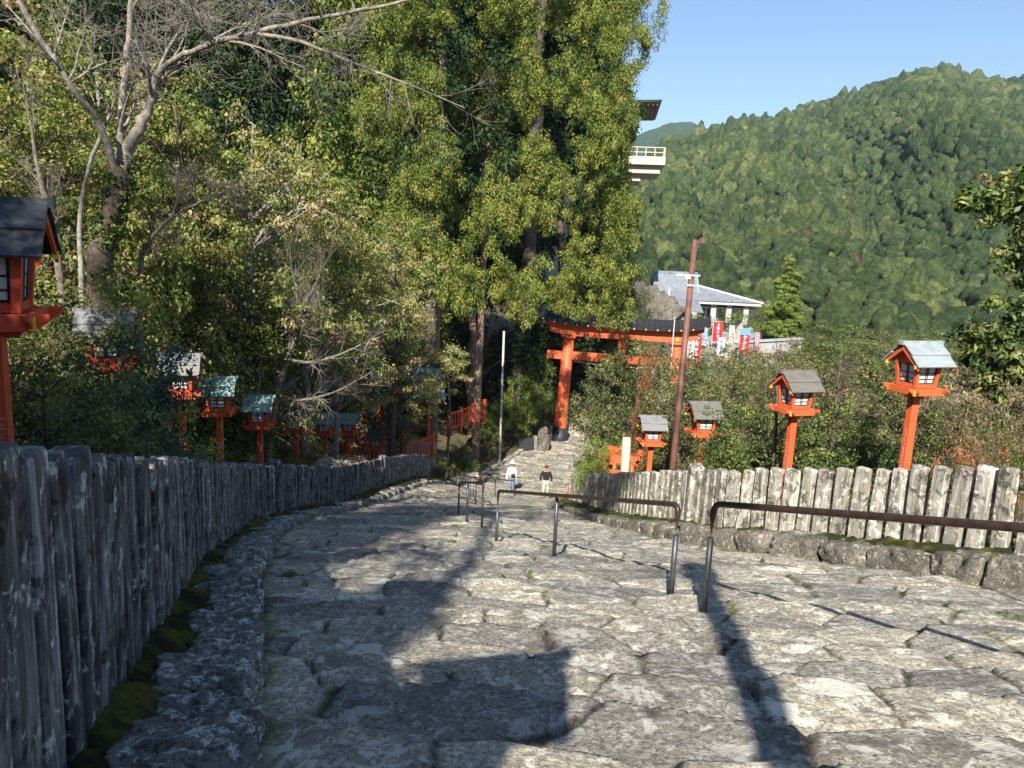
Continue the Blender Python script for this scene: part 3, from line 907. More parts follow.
# ------------------------------------------------------------------ great torii gate
def torii():
    A, B = at(559.5, 440, 60), at(672, 449, 58.5)
    zg = min(gz(A[0], A[1]), A[2]); c = (A + B) / 2
    az = math.atan2(B[1] - A[1], B[0] - A[0])
    half = np.hypot(*(B - A)[:2]) / 2
    root = empty('torii_gate', (c[0], c[1], A[2]), az); tag(root, 'big vermilion shrine gate with a black curved roof over the path', 'gate')
    Ht = 8.25
    for s_ in (-1, 1):
        m = MB(); pts = [(s_ * half, 0, -0.8), (s_ * half, 0, 1.0), (s_ * (half - 0.12), 0, 4), (s_ * (half - 0.28), 0, Ht)]
        m.tube(pts, [0.52, 0.50, 0.46, 0.41], 24); p = m.build('pillar', M['verm'], root, smooth=True)
        m = MB(); m.tube([(s_ * half, 0, -0.8), (s_ * (half - 0.02), 0, 1.05)], [0.66, 0.60], 24); m.tube([(s_ * half, 0, 1.03), (s_ * (half - 0.02), 0, 1.12)], [0.57, 0.52], 24)
        m.build('black_collar', M['black'], p, smooth=True)
        m = MB(); m.tube([(s_ * (half - 0.275), 0, Ht - 0.22), (s_ * (half - 0.28), 0, Ht)], [0.54, 0.62], 24); m.build('capital', M['verm'], p, smooth=True)
    L = half + 1.75
    n = 40; u = np.linspace(-1, 1, n)
    lift = 0.5 * np.abs(u) ** 4.6

    def beam(name, Lb, prof, mat, up=lift, end=0.0, parent=root):
        """prof: (y, z, mat index) outline swept along the curve"""
        V = []; P = len(prof)
        for k, t in enumerate(u):
            for (yy, zz) in prof:
                V.append((t * (Lb + end * zz), yy, zz + up[k]))
        F = []
        for k in range(n - 1):
            for j in range(P):
                F.append((k * P + j, k * P + (j + 1) % P, (k + 1) * P + (j + 1) % P, (k + 1) * P + j))
        F.append(tuple(range(P))); F.append(tuple(range((n - 1) * P, n * P)))
        m = MB(); m.add(V, F); return m.build(name, mat, parent)
    l2 = lift * 0.55
    beam('lower_lintel', L - 0.55, [(-0.30, Ht - 0.02), (0.30, Ht - 0.02), (0.30, Ht + 0.48), (-0.30, Ht + 0.48)], M['verm'], l2, 0.0)
    beam('upper_lintel', L - 0.15, [(-0.40, Ht + 0.485), (0.40, Ht + 0.485), (0.40, Ht + 0.80), (-0.40, Ht + 0.80)], M['verm'], lift * 0.75)
    rf = beam('roof', L + 0.25, [(-0.95, Ht + 0.83), (-0.95, Ht + 0.93), (-0.45, Ht + 1.22), (0, Ht + 1.58), (0.45, Ht + 1.22), (0.95, Ht + 0.93), (0.95, Ht + 0.83), (0, Ht + 1.0)], M['black'])
    m = MB()
    for t in np.linspace(-0.97, 0.97, 30):
        z = Ht + 0.96 + 0.5 * abs(t) ** 4.6
        m.tube([(t * (L + 0.25), -0.98, z - 0.02), (t * (L + 0.25), -0.05, z + 0.62)], 0.035, 6)
    m.build('roof_batten', M['black'], rf)
    m = MB()
    for t in np.linspace(-0.94, 0.94, 15):
        z = Ht + 0.88 + 0.5 * abs(t) ** 4.6
        m.tube([(t * (L + 0.25), -0.99, z), (t * (L + 0.25), -0.94, z)], 0.055, 8)
    m.build('eave_stud', M['gold'], rf)
    m = MB(); m.box((0, 0, Ht - 1.55), (2 * half + 2.6, 0.34, 0.62)); m.build('tie_beam', M['verm'], root, bevel=0.02)
    m = MB(); m.box((0, 0, Ht - 0.64), (0.6, 0.26, 1.19)); m.build('centre_strut', M['verm'], root, bevel=0.02)
    for t in (-half + 0.28, 0, half - 0.28):
        m = MB(); m.tube([(t, -0.34 if t == 0 else -0.46, Ht + 0.22), (t, -0.30, Ht + 0.22)], 0.13, 20); m.build('round_crest', M['gold'], root)
    # rope and folded paper streamers under the tie beam
    m = MB(); k = 24
    m.tube([(q, -0.22, Ht - 1.93 - 0.18 * (1 - (q / (half - 0.8)) ** 2)) for q in np.linspace(-half + 0.8, half - 0.8, k)], 0.035, 6); m.build('rope', M['wood_pale'], root)
    for q in (-2.4, -1.25, 0.1, 1.3, 2.5):
        m = MB(); z = Ht - 2.12
        for j in range(4): m.box((q + (0.07 if j % 2 else -0.07), -0.24, z - j * 0.13), (0.15, 0.012, 0.14))
        m.build('paper_streamer', M['white'], root)
    return root


torii()

# ------------------------------------------------------------------ rusty pole, white pole
a, b = at(671, 478, 16.6), at(695, 240, 17.3)
a[2] = gz(a[0], a[1]) - 0.2
root = empty('metal_pole', a); tag(root, 'tall leaning rusty brown pole rising behind the right fence', 'pole')
m = MB(); m.tube([(0, 0, 0), b - a], [0.078, 0.064], 14); m.build('shaft', M['pole_red'], root, smooth=True)
for f_ in (0.84, 0.875):
    m = MB(); p = (b - a) * f_; m.tube([p - [0, 0, 0.02], p + [0, 0, 0.02]], 0.115, 14); m.box(p + np.array([0.13, 0, 0]), (0.12, 0.05, 0.04)); m.build('clamp', M['galv'], root)
m = MB(); p = (b - a) * 0.872; m.box(p + np.array([-0.20, -0.05, 0.02]), (0.34, 0.05, 0.04)); m.box(p + np.array([-0.1, -0.04, -0.02]), (0.14, 0.1, 0.09)); m.build('bracket', M['galv'], root)

a, b = at(501, 428, 51.5), at(504, 331, 51.5); a[2] = gz(a[0], a[1])
root = empty('white_pole', a); tag(root, 'thin white pole standing left of the gate among bushes', 'pole')
m = MB(); m.tube([(0, 0, 0), (b - a)], 0.075, 10); m.build('shaft', M['white'], root, smooth=True)
m = MB(); m.tube([(0, 0, 0), (0, 0, 0.35)], 0.14, 10); m.build('collar', M['galv'], root, smooth=True)

# pole behind the camera (its shadow crosses the paving)
gx_, gy_ = -0.03, -3.5; z = gz(gx_, gy_)
root = empty('timber_pole', (gx_, gy_, z)); tag(root, 'timber pole behind the camera that throws the long shadow', 'pole')
m = MB(); m.tube([(0, 0, -0.3), (0, 0, 5.9)], [0.125, 0.11], 14); m.build('shaft', M['bark_dark'], root, smooth=True)
m = MB(); m.tube([(0.0, 0, 5.2), (0.0, 0, 5.9)], 0.21, 16); m.build('transformer_can', M['galv'], root, smooth=True)

# ------------------------------------------------------------------ red fences and the little shrine on the left
def red_fence(label, p0, p1, n_post, h=0.95, bars=18, th=0.10, grp=None):
    p0 = np.array(p0, float); p1 = np.array(p1, float)
    root = empty('red_fence', p0); tag(root, label, 'fence', grp)
    d = p1 - p0; L = np.linalg.norm(d[:2]); az = math.atan2(d[1], d[0]); R = Matrix.Rotation(az, 3, 'Z')
    for k in range(n_post):
        q = d * k / (n_post - 1)
        m = MB(); m.box(q + [0, 0, h / 2 - 0.1], (th * 1.5, th * 1.5, h + 0.35), R); m.box(q + [0, 0, h + 0.09], (th * 1.8, th * 1.8, 0.05), R); m.build('post', M['verm'], root)
    for zz in (0.18, h - 0.06):
        m = MB(); V = []
        for e in (0, 1):
            for dy, dz in ((-1, -1), (1, -1), (1, 1), (-1, 1)):
                q = d * e; V.append((q[0] - math.sin(az) * dy * th * .35, q[1] + math.cos(az) * dy * th * .35, q[2] + zz + dz * th * .45))
        m.add(V, [(3, 2, 1, 0), (4, 5, 6, 7), (0, 1, 5, 4), (1, 2, 6, 5), (2, 3, 7, 6), (3, 0, 4, 7)]); m.build('rail', M['verm'], root)
    for k in range(bars):
        q = d * (k + 0.5) / bars
        m = MB(); m.box(q + [0, 0, h / 2], (th * 0.75, th * 0.5, h - 0.02), R); m.build('baluster', M['verm'], root)
    return root


p0, p1 = at(448, 432, 44), at(484, 419, 47)
red_fence('sunlit orange-red railing climbing beside the bushes left of the white pole', p0, p1, 4, 1.1, 14)
sc_ = at(398, 432, 41)
SZ = gz(sc_[0], sc_[1])
SZ = max(SZ, sc_[2] - 1.0)
red_fence('front red railing around the small shrine platform', (sc_[0] - 2.6, sc_[1] - 1.6, SZ - 0.25), (sc_[0] + 0.55, sc_[1] - 1.9, SZ - 0.25), 3, 1.0, 13)
red_fence('side red railing of the shrine, beside its stone steps', (sc_[0] + 0.7, sc_[1] - 1.9, SZ - 0.25), (sc_[0] + 1.9, sc_[1] - 0.4, SZ), 2, 1.05, 8)
red_fence('short piece of red railing behind the teal roofed lanterns', at(352, 450, 39), at(372, 448, 40), 2, 0.9, 4)

root = empty('small_shrine', (sc_[0], sc_[1] + 1.2, SZ), 0.25); tag(root, 'small red shrine with green roof in the shade of the trees', 'shrine')
m = MB(); m.box((0, 0, -0.3), (3.4, 3.0, 1.5)); m.build('stone_base', M['conc'], root, bevel=0.03)
m = MB(); m.box((0.2, 0.4, 1.75), (1.9, 1.6, 2.1)); m.build('wall', M['black'], root)
for x in (-1.15, 0.1, 1.35):
    for y in (-1.1, 1.1):
        m = MB(); m.box((x, y, 1.75), (0.17, 0.17, 2.6)); m.build('column', M['verm'], root)
for z, w in ((0.62, 0.16), (1.35, 0.10), (2.95, 0.18)):
    m = MB(); m.box((0.1, -1.1, z), (2.55, 0.1, w)); m.build('beam', M['verm'], root)
    m = MB(); m.box((1.35, 0, z), (0.1, 2.1, w)); m.build('beam', M['verm'], root)
m = MB()
for s_ in (-1, 1):
    m.prism([(0, 4.35), (s_ * 1.3, 3.55), (s_ * 2.3, 3.1), (s_ * 2.3, 3.0), (s_ * 1.25, 3.42), (0, 4.2)], 3.9, 'x', 0.1)
m.build('roof', M['roof_green'], root)
m = MB(); m.box((0.1, 0, 4.38), (4.0, 0.25, 0.18)); m.build('ridge', M['roof_dark'], root)

# small things right of the path: row of little red gates, stone lamp, cut trunk
def mini_gate(x, y, az, w, h, label):
    z = gz(x, y); root = empty('small_torii', (x, y, z), az); tag(root, label, 'gate', 'little red gates by the right fence')
    for s_ in (-1, 1):
        m = MB(); m.tube([(s_ * w / 2, 0, -0.2), (s_ * w / 2 * 0.92, 0, h)], 0.085, 12); m.build('pillar', M['verm'], root, smooth=True)
    m = MB(); m.prism([(-w * 0.78, h + 0.24), (w * 0.78, h + 0.24), (w * 0.66, h), (-w * 0.66, h)], 0.2, 'y', 0); m.build('lintel', M['verm'], root)
    m = MB(); m.box((0, 0, h - 0.38), (w * 1.35, 0.09, 0.16)); m.build('tie_beam', M['verm'], root)
    return root


q = at(628, 470, 26.5); mini_gate(q[0] - 0.35, q[1], -0.25, 1.0, 1.6, 'front little red gate beside the pale cut trunk')
q = at(631, 470, 29); mini_gate(q[0] - 0.1, q[1], -0.25, 1.1, 1.9, 'little red gate seen behind the front one, by the cut trunk')
q = at(597, 470, 27); z = gz(q[0], q[1])
for k, lb in ((0, 'left one of two short red posts beside the little gates'), (1, 'right one of two short red posts beside the little gates')):
    root = empty('red_post', (q[0] + k * 0.17 - 0.05, q[1] - k * 0.1, z)); tag(root, lb, 'post', 'short red posts')
    m = MB(); m.box((0, 0, 0.75), (0.14, 0.14, 1.9)); m.build('shaft', M['verm'], root, bevel=0.01)
    m = MB(); m.box((0, 0, 1.72), (0.17, 0.17, 0.05)); m.build('cap', M['verm_d'], root)
q = at(624.5, 470, 24.6); z = gz(q[0], q[1])
m = MB(); m.tube([(0, 0, -0.3), (0.02, 0, 1.0), (0, 0.02, 2.35)], [0.16, 0.15, 0.13], 14)
tag(m.build('cut_trunk', M['wood_pale'], None, smooth=True, loc=(q[0], q[1], z)), 'pale cut tree trunk standing between little red gates and small grey roofed lantern', 'trunk')
q = at(584, 449, 40); red_fence('low tilted orange rail by the path beneath the gate', (q[0] - 0.6, q[1], gz(q[0], q[1])), (q[0] + 0.9, q[1] + 0.8, gz(q[0], q[1]) + 0.1), 2, 0.45, 3)

# ------------------------------------------------------------------ beyond the gate
q = at(577, 397, 66); z = gz(q[0], q[1] )
root = empty('sales_tent', (q[0], q[1], z)); tag(root, 'pale green tent canopy beyond the gate pillar', 'tent')
ht = q[2] - z
m = MB(); m.add([(-1.3, -1.3, ht - .35), (1.3, -1.3, ht - .35), (1.3, 1.3, ht - .35), (-1.3, 1.3, ht - .35), (0, 0, ht + .9)], [(0, 1, 4), (1, 2, 4), (2, 3, 4), (3, 0, 4), (3, 2, 1, 0)]); m.build('canopy', M['tent'], root)
for sx in (-1, 1):
    for sy in (-1, 1):
        m = MB(); m.tube([(sx * 1.2, sy * 1.2, 0), (sx * 1.2, sy * 1.2, ht - .35)], 0.03, 8); m.build('leg', M['galv'], root)


def boulder(name, px, py, d, size, mat, label, cat='boulder', seed=1, rz=0.0, grp=None, dz=0.0):
    q = at(px, py, d); z = gz(q[0], q[1]) + size[2] * 0.32 + dz
    V, Fq = rock_np(size, seed, 20, 0.28, 2.8)
    V += (0.05 * size[2] * fbm(V[:, 0] * 3, V[:, 1] * 3, V[:, 2] * 3, 3, seed))[:, None]
    return tag(obj(name, mesh_np(name, V, Fq, M[mat], True), None, (q[0], q[1], z), rz), label, cat, grp)


boulder('boulder', 583, 434, 62, (2.6, 2.0, 2.2), 'pale_rock', 'pale rounded boulder lying just right of the gate pillar', seed=4)
boulder('boulder', 543, 446, 56, (0.8, 0.7, 2.3), 'rock', 'upright rough grey stone between dark tablet and gate pillar', seed=5)
boulder('boulder', 462, 462, 43.5, (1.8, 1.3, 1.1), 'pale_rock', 'grey boulder at the end of the left fence', seed=6)
boulder('boulder', 452, 466, 42, (1.3, 1.0, 0.8), 'rock', 'smaller low boulder beside the left fence end', seed=7)
boulder('boulder', 474, 458, 45, (1.5, 1.2, 0.8), 'rock', 'flat boulder below the round clipped bush', seed=8)
boulder('boulder', 335, 440, 27, (1.3, 1.0, 1.2), 'pale_rock', 'pale boulder half hidden by the brown bush', seed=9)
q = at(526, 446, 56); z = gz(q[0], q[1])
root = empty('stone_tablet', (q[0], q[1], z), 0.3); tag(root, 'dark slanting stone tablet left of the gate pillar', 'tablet')
m = MB(); m.box((0, 0, 0.55), (1.1, 0.3, 1.3), Matrix.Rotation(-0.25, 3, 'X')); m.build('slab', M['black'], root, bevel=0.05)
m = MB(); m.box((0.75, 0.15, 0.6), (0.25, 0.3, 1.4)); m.build('side_pillar', M['kerb'], root, bevel=0.03)
m = MB(); m.box((0, -0.05, 0.08), (1.5, 0.8, 0.3)); m.build('plinth', M['kerb'], root, bevel=0.04)
q = at(604, 442, 44); z = gz(q[0], q[1])
root = empty('stone_lamp', (q[0], q[1], z)); tag(root, 'small grey stone lamp beside the path under the shrub', 'stone lamp')
m = MB(); m.box((0, 0, 0.5), (0.3, 0.3, 1.0)); m.build('shaft', M['conc'], root, bevel=0.03)
m = MB(); m.box((0, 0, 1.2), (0.45, 0.45, 0.4)); m.build('light_box', M['conc'], root, bevel=0.03)
m = MB(); m.box((0, 0, 1.5), (0.8, 0.8, 0.2), taper=(0.4, 0.4)); m.build('cap', M['conc'], root, bevel=0.02)

# rock face and dry stone retaining wall
def crag(name, px, py, d, size, mat, label, seed, cat='rock'):
    q = at(px, py, d)
    V, Fq = rock_np(size, seed, 46, 0.30, 3.2)
    r = np.abs(fbm(V[:, 0] * 0.5, V[:, 1] * 0.5, V[:, 2] * 0.5, 5, seed, 0.6))
    V = V * (1 + 0.22 * (r - 0.4))[:, None]
    return tag(obj(name, mesh_np(name, V, Fq, M[mat], False), None, q), label, cat)


crag('rock_outcrop', 604, 360, 80, (9, 6, 15), 'rock', 'grey rock face behind the gate roof, below the hall', 12)
crag('rock_outcrop', 640, 326, 84, (8, 6, 9), 'rock', 'pale brown rock mound directly left of the hall', 14)


# hall with tiled roof
def hall():
    q = at(704, 300, 112)
    root = empty('shrine_hall', (q[0], q[1], -16), -0.05); tag(root, 'distant hall with grey hipped tile roof and white columns', 'building')
    root.scale = (0.63, 0.63, 0.80)
    e = (q[2] + 16) / 0.80      # eave height
    W, D = 11.3, 7.0
    m = MB(); m.box((-1, 0, (e - 4.2) / 2), (2 * W, 2 * D, e - 4.2)); m.build('terrace_base', M['conc'], root)
    m = MB(); m.box((-3.5, 1.5, e - 2.2), (13, 8.5, 4.0)); w = m.build('wall', M['white'], root)
    for k in range(5):
        m = MB(); m.box((-8.6 + k * 2.5, -2.78, e - 2.5), (1.9, 0.1, 2.6)); m.build('window', M['glassd'], w)
    for x in (-9, -6, -3, 1.2, 4.6, 8.4):
        m = MB(); m.box((x, -5.4, e - 2.15), (1.15, 1.0, 4.2)); m.build('column', M['white'], root, bevel=0.03)
    for x in (4.6, 8.4):
        m = MB(); m.box((x, 4.5, e - 2.15), (1.15, 1.0, 4.2)); m.build('column', M['white'], root, bevel=0.03)
    m = MB(); m.box((0, 0, e - 0.06), (2 * W + 0.1, 2 * D + 0.1, 0.55)); m.build('eave', M['white'], root)
    m = MB(); m.box((2.5, -1, e - 1.0), (17, 9, 0.35)); m.build('ceiling_beam', M['conc'], root)
    # hipped skirt roof and raised gabled centre
    z0 = e + 0.22; z1 = e + 2.6; z2 = e + 4.6
    rx0, rx1, ry = -W - 2, -3.2, 2.4
    m = MB()
    V = [(-W - .3, -D - .3, z0), (W + .3, -D - .3, z0), (W + .3, D + .3, z0), (-W - .3, D + .3, z0), (-W + 1, -1.6, z1), (-2.0, -1.6, z1), (-2.0, 1.6, z1), (-W + 1, 1.6, z1)]
    m.add(V, [(0, 1, 5, 4), (1, 2, 6, 5), (2, 3, 7, 6), (3, 0, 4, 7), (4, 5, 6, 7), (3, 2, 1, 0)]); m.build('lower_roof', M['tile'], root)
    m = MB()
    for s_ in (-1, 1): m.prism([(0, z2), (s_ * 4.2, z0 + 1.25), (s_ * 4.2, z0 + 1.05), (0, z2 - .25)], 10.0, 'x', -7.2)
    m.build('upper_roof', M['tile'], root)
    m = MB(); m.prism([(-3.7, z0 + 1.1), (3.7, z0 + 1.1), (0, z2 - .5)], 0.3, 'x', -2.6); m.build('gable_wall', M['white'], root)
    for s_ in (-1, 1):
        m = MB(); m.prism([(0, z2 + .05), (s_ * 4.35, z0 + 1.25), (s_ * 4.35, z0 + .75), (0, z2 - .55)], 0.25, 'x', -2.1); m.build('barge_board', M['tent'], root)
    m = MB(); m.box((-7.2, 0, z2 + .1), (10.4, .6, .45)); m.build('ridge', M['tile'], root)
    m = MB()
    for a_, b_ in (((W + .3, -D - .3, z0), (-2, -1.6, z1)), ((W + .3, D + .3, z0), (-2, 1.6, z1))): m.tube([a_, b_], .18, 6)
    m.build('hip_ridge', M['galv'], root)
    return root


hall()

q = at(668, 304, 104)
root = empty('kiosk', (q[0], q[1], -15.0)); tag(root, 'low grey roofed kiosk in front of the distant hall', 'kiosk')
h_ = q[2] + 15
m = MB(); m.box((0, 0, h_ - 1.6), (5, 3, 1.9)); m.build('wall', M['glassd'], root)
m = MB(); m.box((0, 0, (h_ - 2.5) / 2), (6, 4, h_ - 2.5)); m.build('base', M['conc'], root)
m = MB(); m.prism([(-3.5, h_ - .7), (3.5, h_ - .7), (0, h_ + .6)], 8.2, 'x', 0); m.build('roof', M['tile'], root)
q = at(646, 345, 72); z = gz(q[0], q[1])
root = empty('white_hut', (at(703, 352, 80)[0], at(703, 352, 80)[1], gz(*at(703, 352, 80)[:2]))); tag(root, 'small white walled hut glimpsed behind the rusty pole and gate end', 'hut')
hh = at(703, 345, 80)[2] - root.location.z
m = MB(); m.box((0, 0, hh / 2 - 0.3), (2.2, 2.2, hh + .6)); m.build('wall', M['white'], root)
m = MB(); m.box((0, 0, hh + .12), (2.8, 2.8, 0.25)); m.build('roof', M['galv'], root)

# white pole by the hall
for px, y0, y1, d, lb in ((666, 330, 288, 90, 'white post in front of the hall, left of the kiosk'), (639, 0, 318, 59, None)):
    if lb is None: continue
    a, b = at(px, y0, d), at(px + 1, y1, d); z = gz(a[0], a[1])
    root = empty('white_pole', (a[0], a[1], z)); tag(root, lb, 'pole')
    m = MB(); m.tube([(0, 0, 0), (0, 0, b[2] - z)], 0.13, 8); m.build('shaft', M['white'], root, smooth=True)
    m = MB(); m.box((0, 0, b[2] - z + .03), (.3, .3, .08)); m.build('cap', M['white'], root)
a, b = at(672, 352, 52), at(673, 318, 52); z = gz(a[0], a[1])
root = empty('white_pole', (a[0], a[1], z)); tag(root, 'slim white pole crossing the red beam right of the shrub top', 'pole')
m = MB(); m.tube([(0, 0, 0), (0, 0, b[2] - z)], 0.035, 8); m.build('shaft', M['white'], root, smooth=True)
m = MB(); m.tube([(0, 0, b[2] - z), (0, 0, b[2] - z + .08)], 0.09, 8); m.build('cap', M['galv'], root, smooth=True)

# ridge building on the hill, mostly behind the great cedar
def balcony_building():
    q = at(664, 165, 92)
    root = empty('hillside_building', (q[0], q[1], -12), -0.12); tag(root, 'cream concrete building with a railed balcony high behind the big cedar', 'building')
    zb = q[2] + 12
    m = MB(); m.box((-11.5, 3.0, (zb - 1.8) / 2), (12.5, 8, zb - 1.8)); m.build('lower_wall', M['cream'], root)
    m = MB(); m.box((-7.5, 2.0, zb + 0.2), (15, 9.0, 0.95)); m.box((-7.5, 2.4, zb - 0.75), (14.0, 8.4, 0.9)); m.box((-8.8, 2.8, zb - 1.6), (12.2, 7.6, 0.9)); m.build('balcony', M['cream'], root, bevel=0.03)
    m = MB()
    for k in range(15): m.box((-14.8 + k * 1.04, -2.35, zb + 1.2), (.1, .1, 1.05))
    for k in range(9): m.box((-0.12, -2.3 + k * 1.06, zb + 1.2), (.1, .1, 1.05))
    for z in (zb + 1.15, zb + 1.7): m.box((-7.5, -2.35, z), (14.8, .13, .1)); m.box((-0.12, 2.0, z), (.13, 8.6, .1))
    m.build('railing', M['cream'], root)
    m = MB(); m.box((-10, 4, zb + 3.3), (9, 6, 5.4)); m.build('upper_wall', M['white'], root)
    zt = at(650, 112, 92)[2] + 12
    m = MB(); m.add([(-16, -4.5, zt - .1), (-1.3, -4.5, zt + .25), (-1.3, 9, zt + .25), (-16, 9, zt - .1), (-15, -3.5, zt + .25), (-1.0, -4.7, zt + .45), (-1.0, 9.2, zt + .45), (-14, 8, zt + .25), (-11, 2, zt + 1.3), (-8, 2, zt + 1.3)],
                     [(0, 1, 2, 3), (0, 4, 5, 1), (1, 5, 6, 2), (2, 6, 7, 3), (3, 7, 4, 0), (4, 8, 9, 5), (5, 9, 6), (6, 9, 8, 7), (7, 8, 4)]); m.build('roof', M['roof_brown'], root)
    m = MB()
    for k in range(28): m.box((-15 + k * .5, -1.0, zt - .05), (.14, 6.6, .2))
    m.build('rafters', M['bark_dark'], root)
    return root


balcony_building()

# low retaining wall, ramp and picket wall to the right of the gate, roofs there
a, b = at(735, 346, 78), at(800, 342, 84)
m = MB(); V = []
d_ = b - a; L = np.linalg.norm(d_)
root = empty('stone_wall', (a[0], a[1], a[2])); tag(root, 'long low grey wall behind the banners, right of the gate', 'wall')
m.box((d_[0] / 2, d_[1] / 2, -1.7), (L, 0.4, 4.0), Matrix.Rotation(math.atan2(d_[1], d_[0]), 3, 'Z')); m.build('wall', M['conc'], root)
m = MB(); m.box((d_[0] / 2, d_[1] / 2, 0.39), (L + .2, 0.7, 0.16), Matrix.Rotation(math.atan2(d_[1], d_[0]), 3, 'Z')); m.build('coping', M['galv'], root)
pa, pb = at(700, 352, 74), at(735, 334, 88)
V = []
for k, t in enumerate(np.linspace(-0.3, 1.2, 8)):
    c_ = pa + (pb - pa) * t; z = c_[2]
    V += [(c_[0] - 2.2, c_[1], z), (c_[0] + 2.2, c_[1] - 1, z), (c_[0] + 2.2, c_[1] - 1, z - 5), (c_[0] - 2.2, c_[1], z - 5)]
m = MB(); F_ = []
for k in range(7):
    for j in range(4): F_.append((k * 4 + j, k * 4 + (j + 1) % 4, k * 4 + 4 + (j + 1) % 4, k * 4 + 4 + j))
m.add(V, F_ + [(0, 1, 2, 3), (31, 30, 29, 28)])
tag(m.build('approach_path', M['pale_rock'], None), kind='structure')
pa2, pb2 = at(726, 352, 72), at(741, 332, 86)
root = empty('picket_fence', (pa2[0], pa2[1], pa2[2])); tag(root, 'far grey picket fence beside the ramp and banners', 'fence')
for k in range(26):
    q_ = (pb2 - pa2) * k / 25
    m = MB(); m.box(q_ + np.array([0, 0, 0.0]), (0.28, 0.2, 2.0)); m.build('picket', M['picket_r'], root)
m = MB(); m.tube([(0, .15, .5), (pb2 - pa2) + [0, .15, .5]], .06, 6); m.build('rail', M['picket_r'], root)


def m_cloth(name, c):
    t = NT(name); v = t.coord()
    return t.out(t.ramp(t.noise(v, 2, 4), [(0.3, tuple(q * 0.85 for q in c)), (0.7, c)]), 0.8, 0, 0.2)


CL = {'red': m_cloth('red_cloth', (0.62, 0.03, 0.035)), 'white': m_cloth('white_cloth', (0.80, 0.80, 0.80)), 'blue': m_cloth('blue_cloth', (0.16, 0.32, 0.60)), 'pink': m_cloth('pink_cloth', (0.70, 0.16, 0.25))}


def banner(px, ytop, ybot, d, w, c1, c2, label, band=None):
    a, b = at(px, ytop, d), at(px, ybot, d); z = min(gz(a[0], a[1]), b[2] - 0.5)
    root = empty('banner', (a[0], a[1], z), 0.1); tag(root, label, 'banner', 'upright cloth banners beyond the gate')
    t_, b_ = a[2] - z, b[2] - z
    m = MB(); m.tube([(-w / 2, 0, 0), (-w / 2, 0, t_ + .15)], .035, 6); m.tube([(-w / 2, 0, t_ + .04), (w / 2, 0, t_ + .04)], .02, 6); m.build('pole', M['galv'], root)
    n = 14; V = []
    for k in range(n):
        f = k / (n - 1)
        for s_ in (-1, -.33, .33, 1): V.append((s_ * w / 2, 0.05 * math.sin(f * 9 + s_ * 1.5), t_ + (b_ - t_) * f))
    nf = [(k * 4 + j, k * 4 + j + 1, k * 4 + 5 + j, k * 4 + 4 + j) for k in range(n - 1) for j in range(3)]
    V2 = [(x, y + .012, zq) for x, y, zq in V]; N = len(V)
    m = MB(); m.add(V + V2, nf + [tuple(i + N for i in reversed(f)) for f in nf]); cl = m.build('cloth', CL[c1], root)
    rg = np.random.default_rng(int(px)); m = MB(); H_ = t_ - b_
    cell = min(w * .62, H_ / 6); zc = t_ - cell * 0.9
    while zc > b_ + cell * .7:         # column of brushed characters, too small to read
        for q in range(7):
            hor = rg.random() < .6; sz = (cell * rg.uniform(.5, .95), cell * .10) if hor else (cell * .10, cell * rg.uniform(.5, .9))
            cx = rg.uniform(-.25, .25) * cell; cz = zc + rg.uniform(-.38, .38) * cell
            m.box((cx, -.075, cz), (sz[0], .004, sz[1]))
        zc -= cell * 1.15
    m.build('lettering', CL[c2], cl)
    if band:
        m = MB(); m.box((0, -.07, t_ - H_ * .12), (w * 1.02, .05, H_ * .24)); m.build('top_band', CL[band], root)
    return root


banner(690.5, 337, 361, 66, .85, 'white', 'red', 'white banner with red characters, left one of the front pair')
banner(697.5, 335, 362, 67, .85, 'red', 'white', 'red banner with white characters, right one of the front pair')
banner(706, 323, 339, 74, .6, 'blue', 'white', 'light blue banner at the tip of the gate roof')
banner(718.5, 322, 342, 76, 1.0, 'red', 'white', 'red banner above the ramp, tallest beside the blue one')
banner(722, 338, 360, 72, .75, 'white', 'blue', 'white banner standing in front of the ramp fence')
banner(732.5, 326, 347, 78, .5, 'white', 'blue', 'slim white banner behind the far picket fence')
banner(745.5, 329, 355, 74, 1.0, 'red', 'white', 'red banner with a blue top band', 'blue')
banner(758, 333, 352, 78, .4, 'pink', 'white', 'narrow pink banner, rightmost of the row')
banner(588, 375, 402, 66, .7, 'red', 'white', 'red banner hanging beside the green tent')


# ------------------------------------------------------------------ the two walkers
def skin_fig(name, verts, edges, radii, mat, parent, levels=2, rootv=0):
    me = bpy.data.meshes.new(name); me.from_pydata([tuple(v) for v in verts], edges, [])
    me.materials.append(mat)
    o = obj(name, me, parent)
    sk = o.modifiers.new('skin', 'SKIN'); sk.use_smooth_shade = True
    lay = me.skin_vertices[0].data if me.skin_vertices else None
    if lay is None:
        bm = bmesh.new(); bm.from_mesh(me); bm.verts.layers.skin.verify(); bm.to_mesh(me); bm.free(); lay = me.skin_vertices[0].data
    for i, r in enumerate(radii):
        lay[i].radius = (r, r) if not isinstance(r, tuple) else r
        lay[i].use_root = (i == rootv)
    sb = o.modifiers.new('sub', 'SUBSURF'); sb.levels = levels; sb.render_levels = levels
    return o


SKIN = m_plain('skin', (0.50, 0.31, 0.22), 0.5, 0.08, 10)


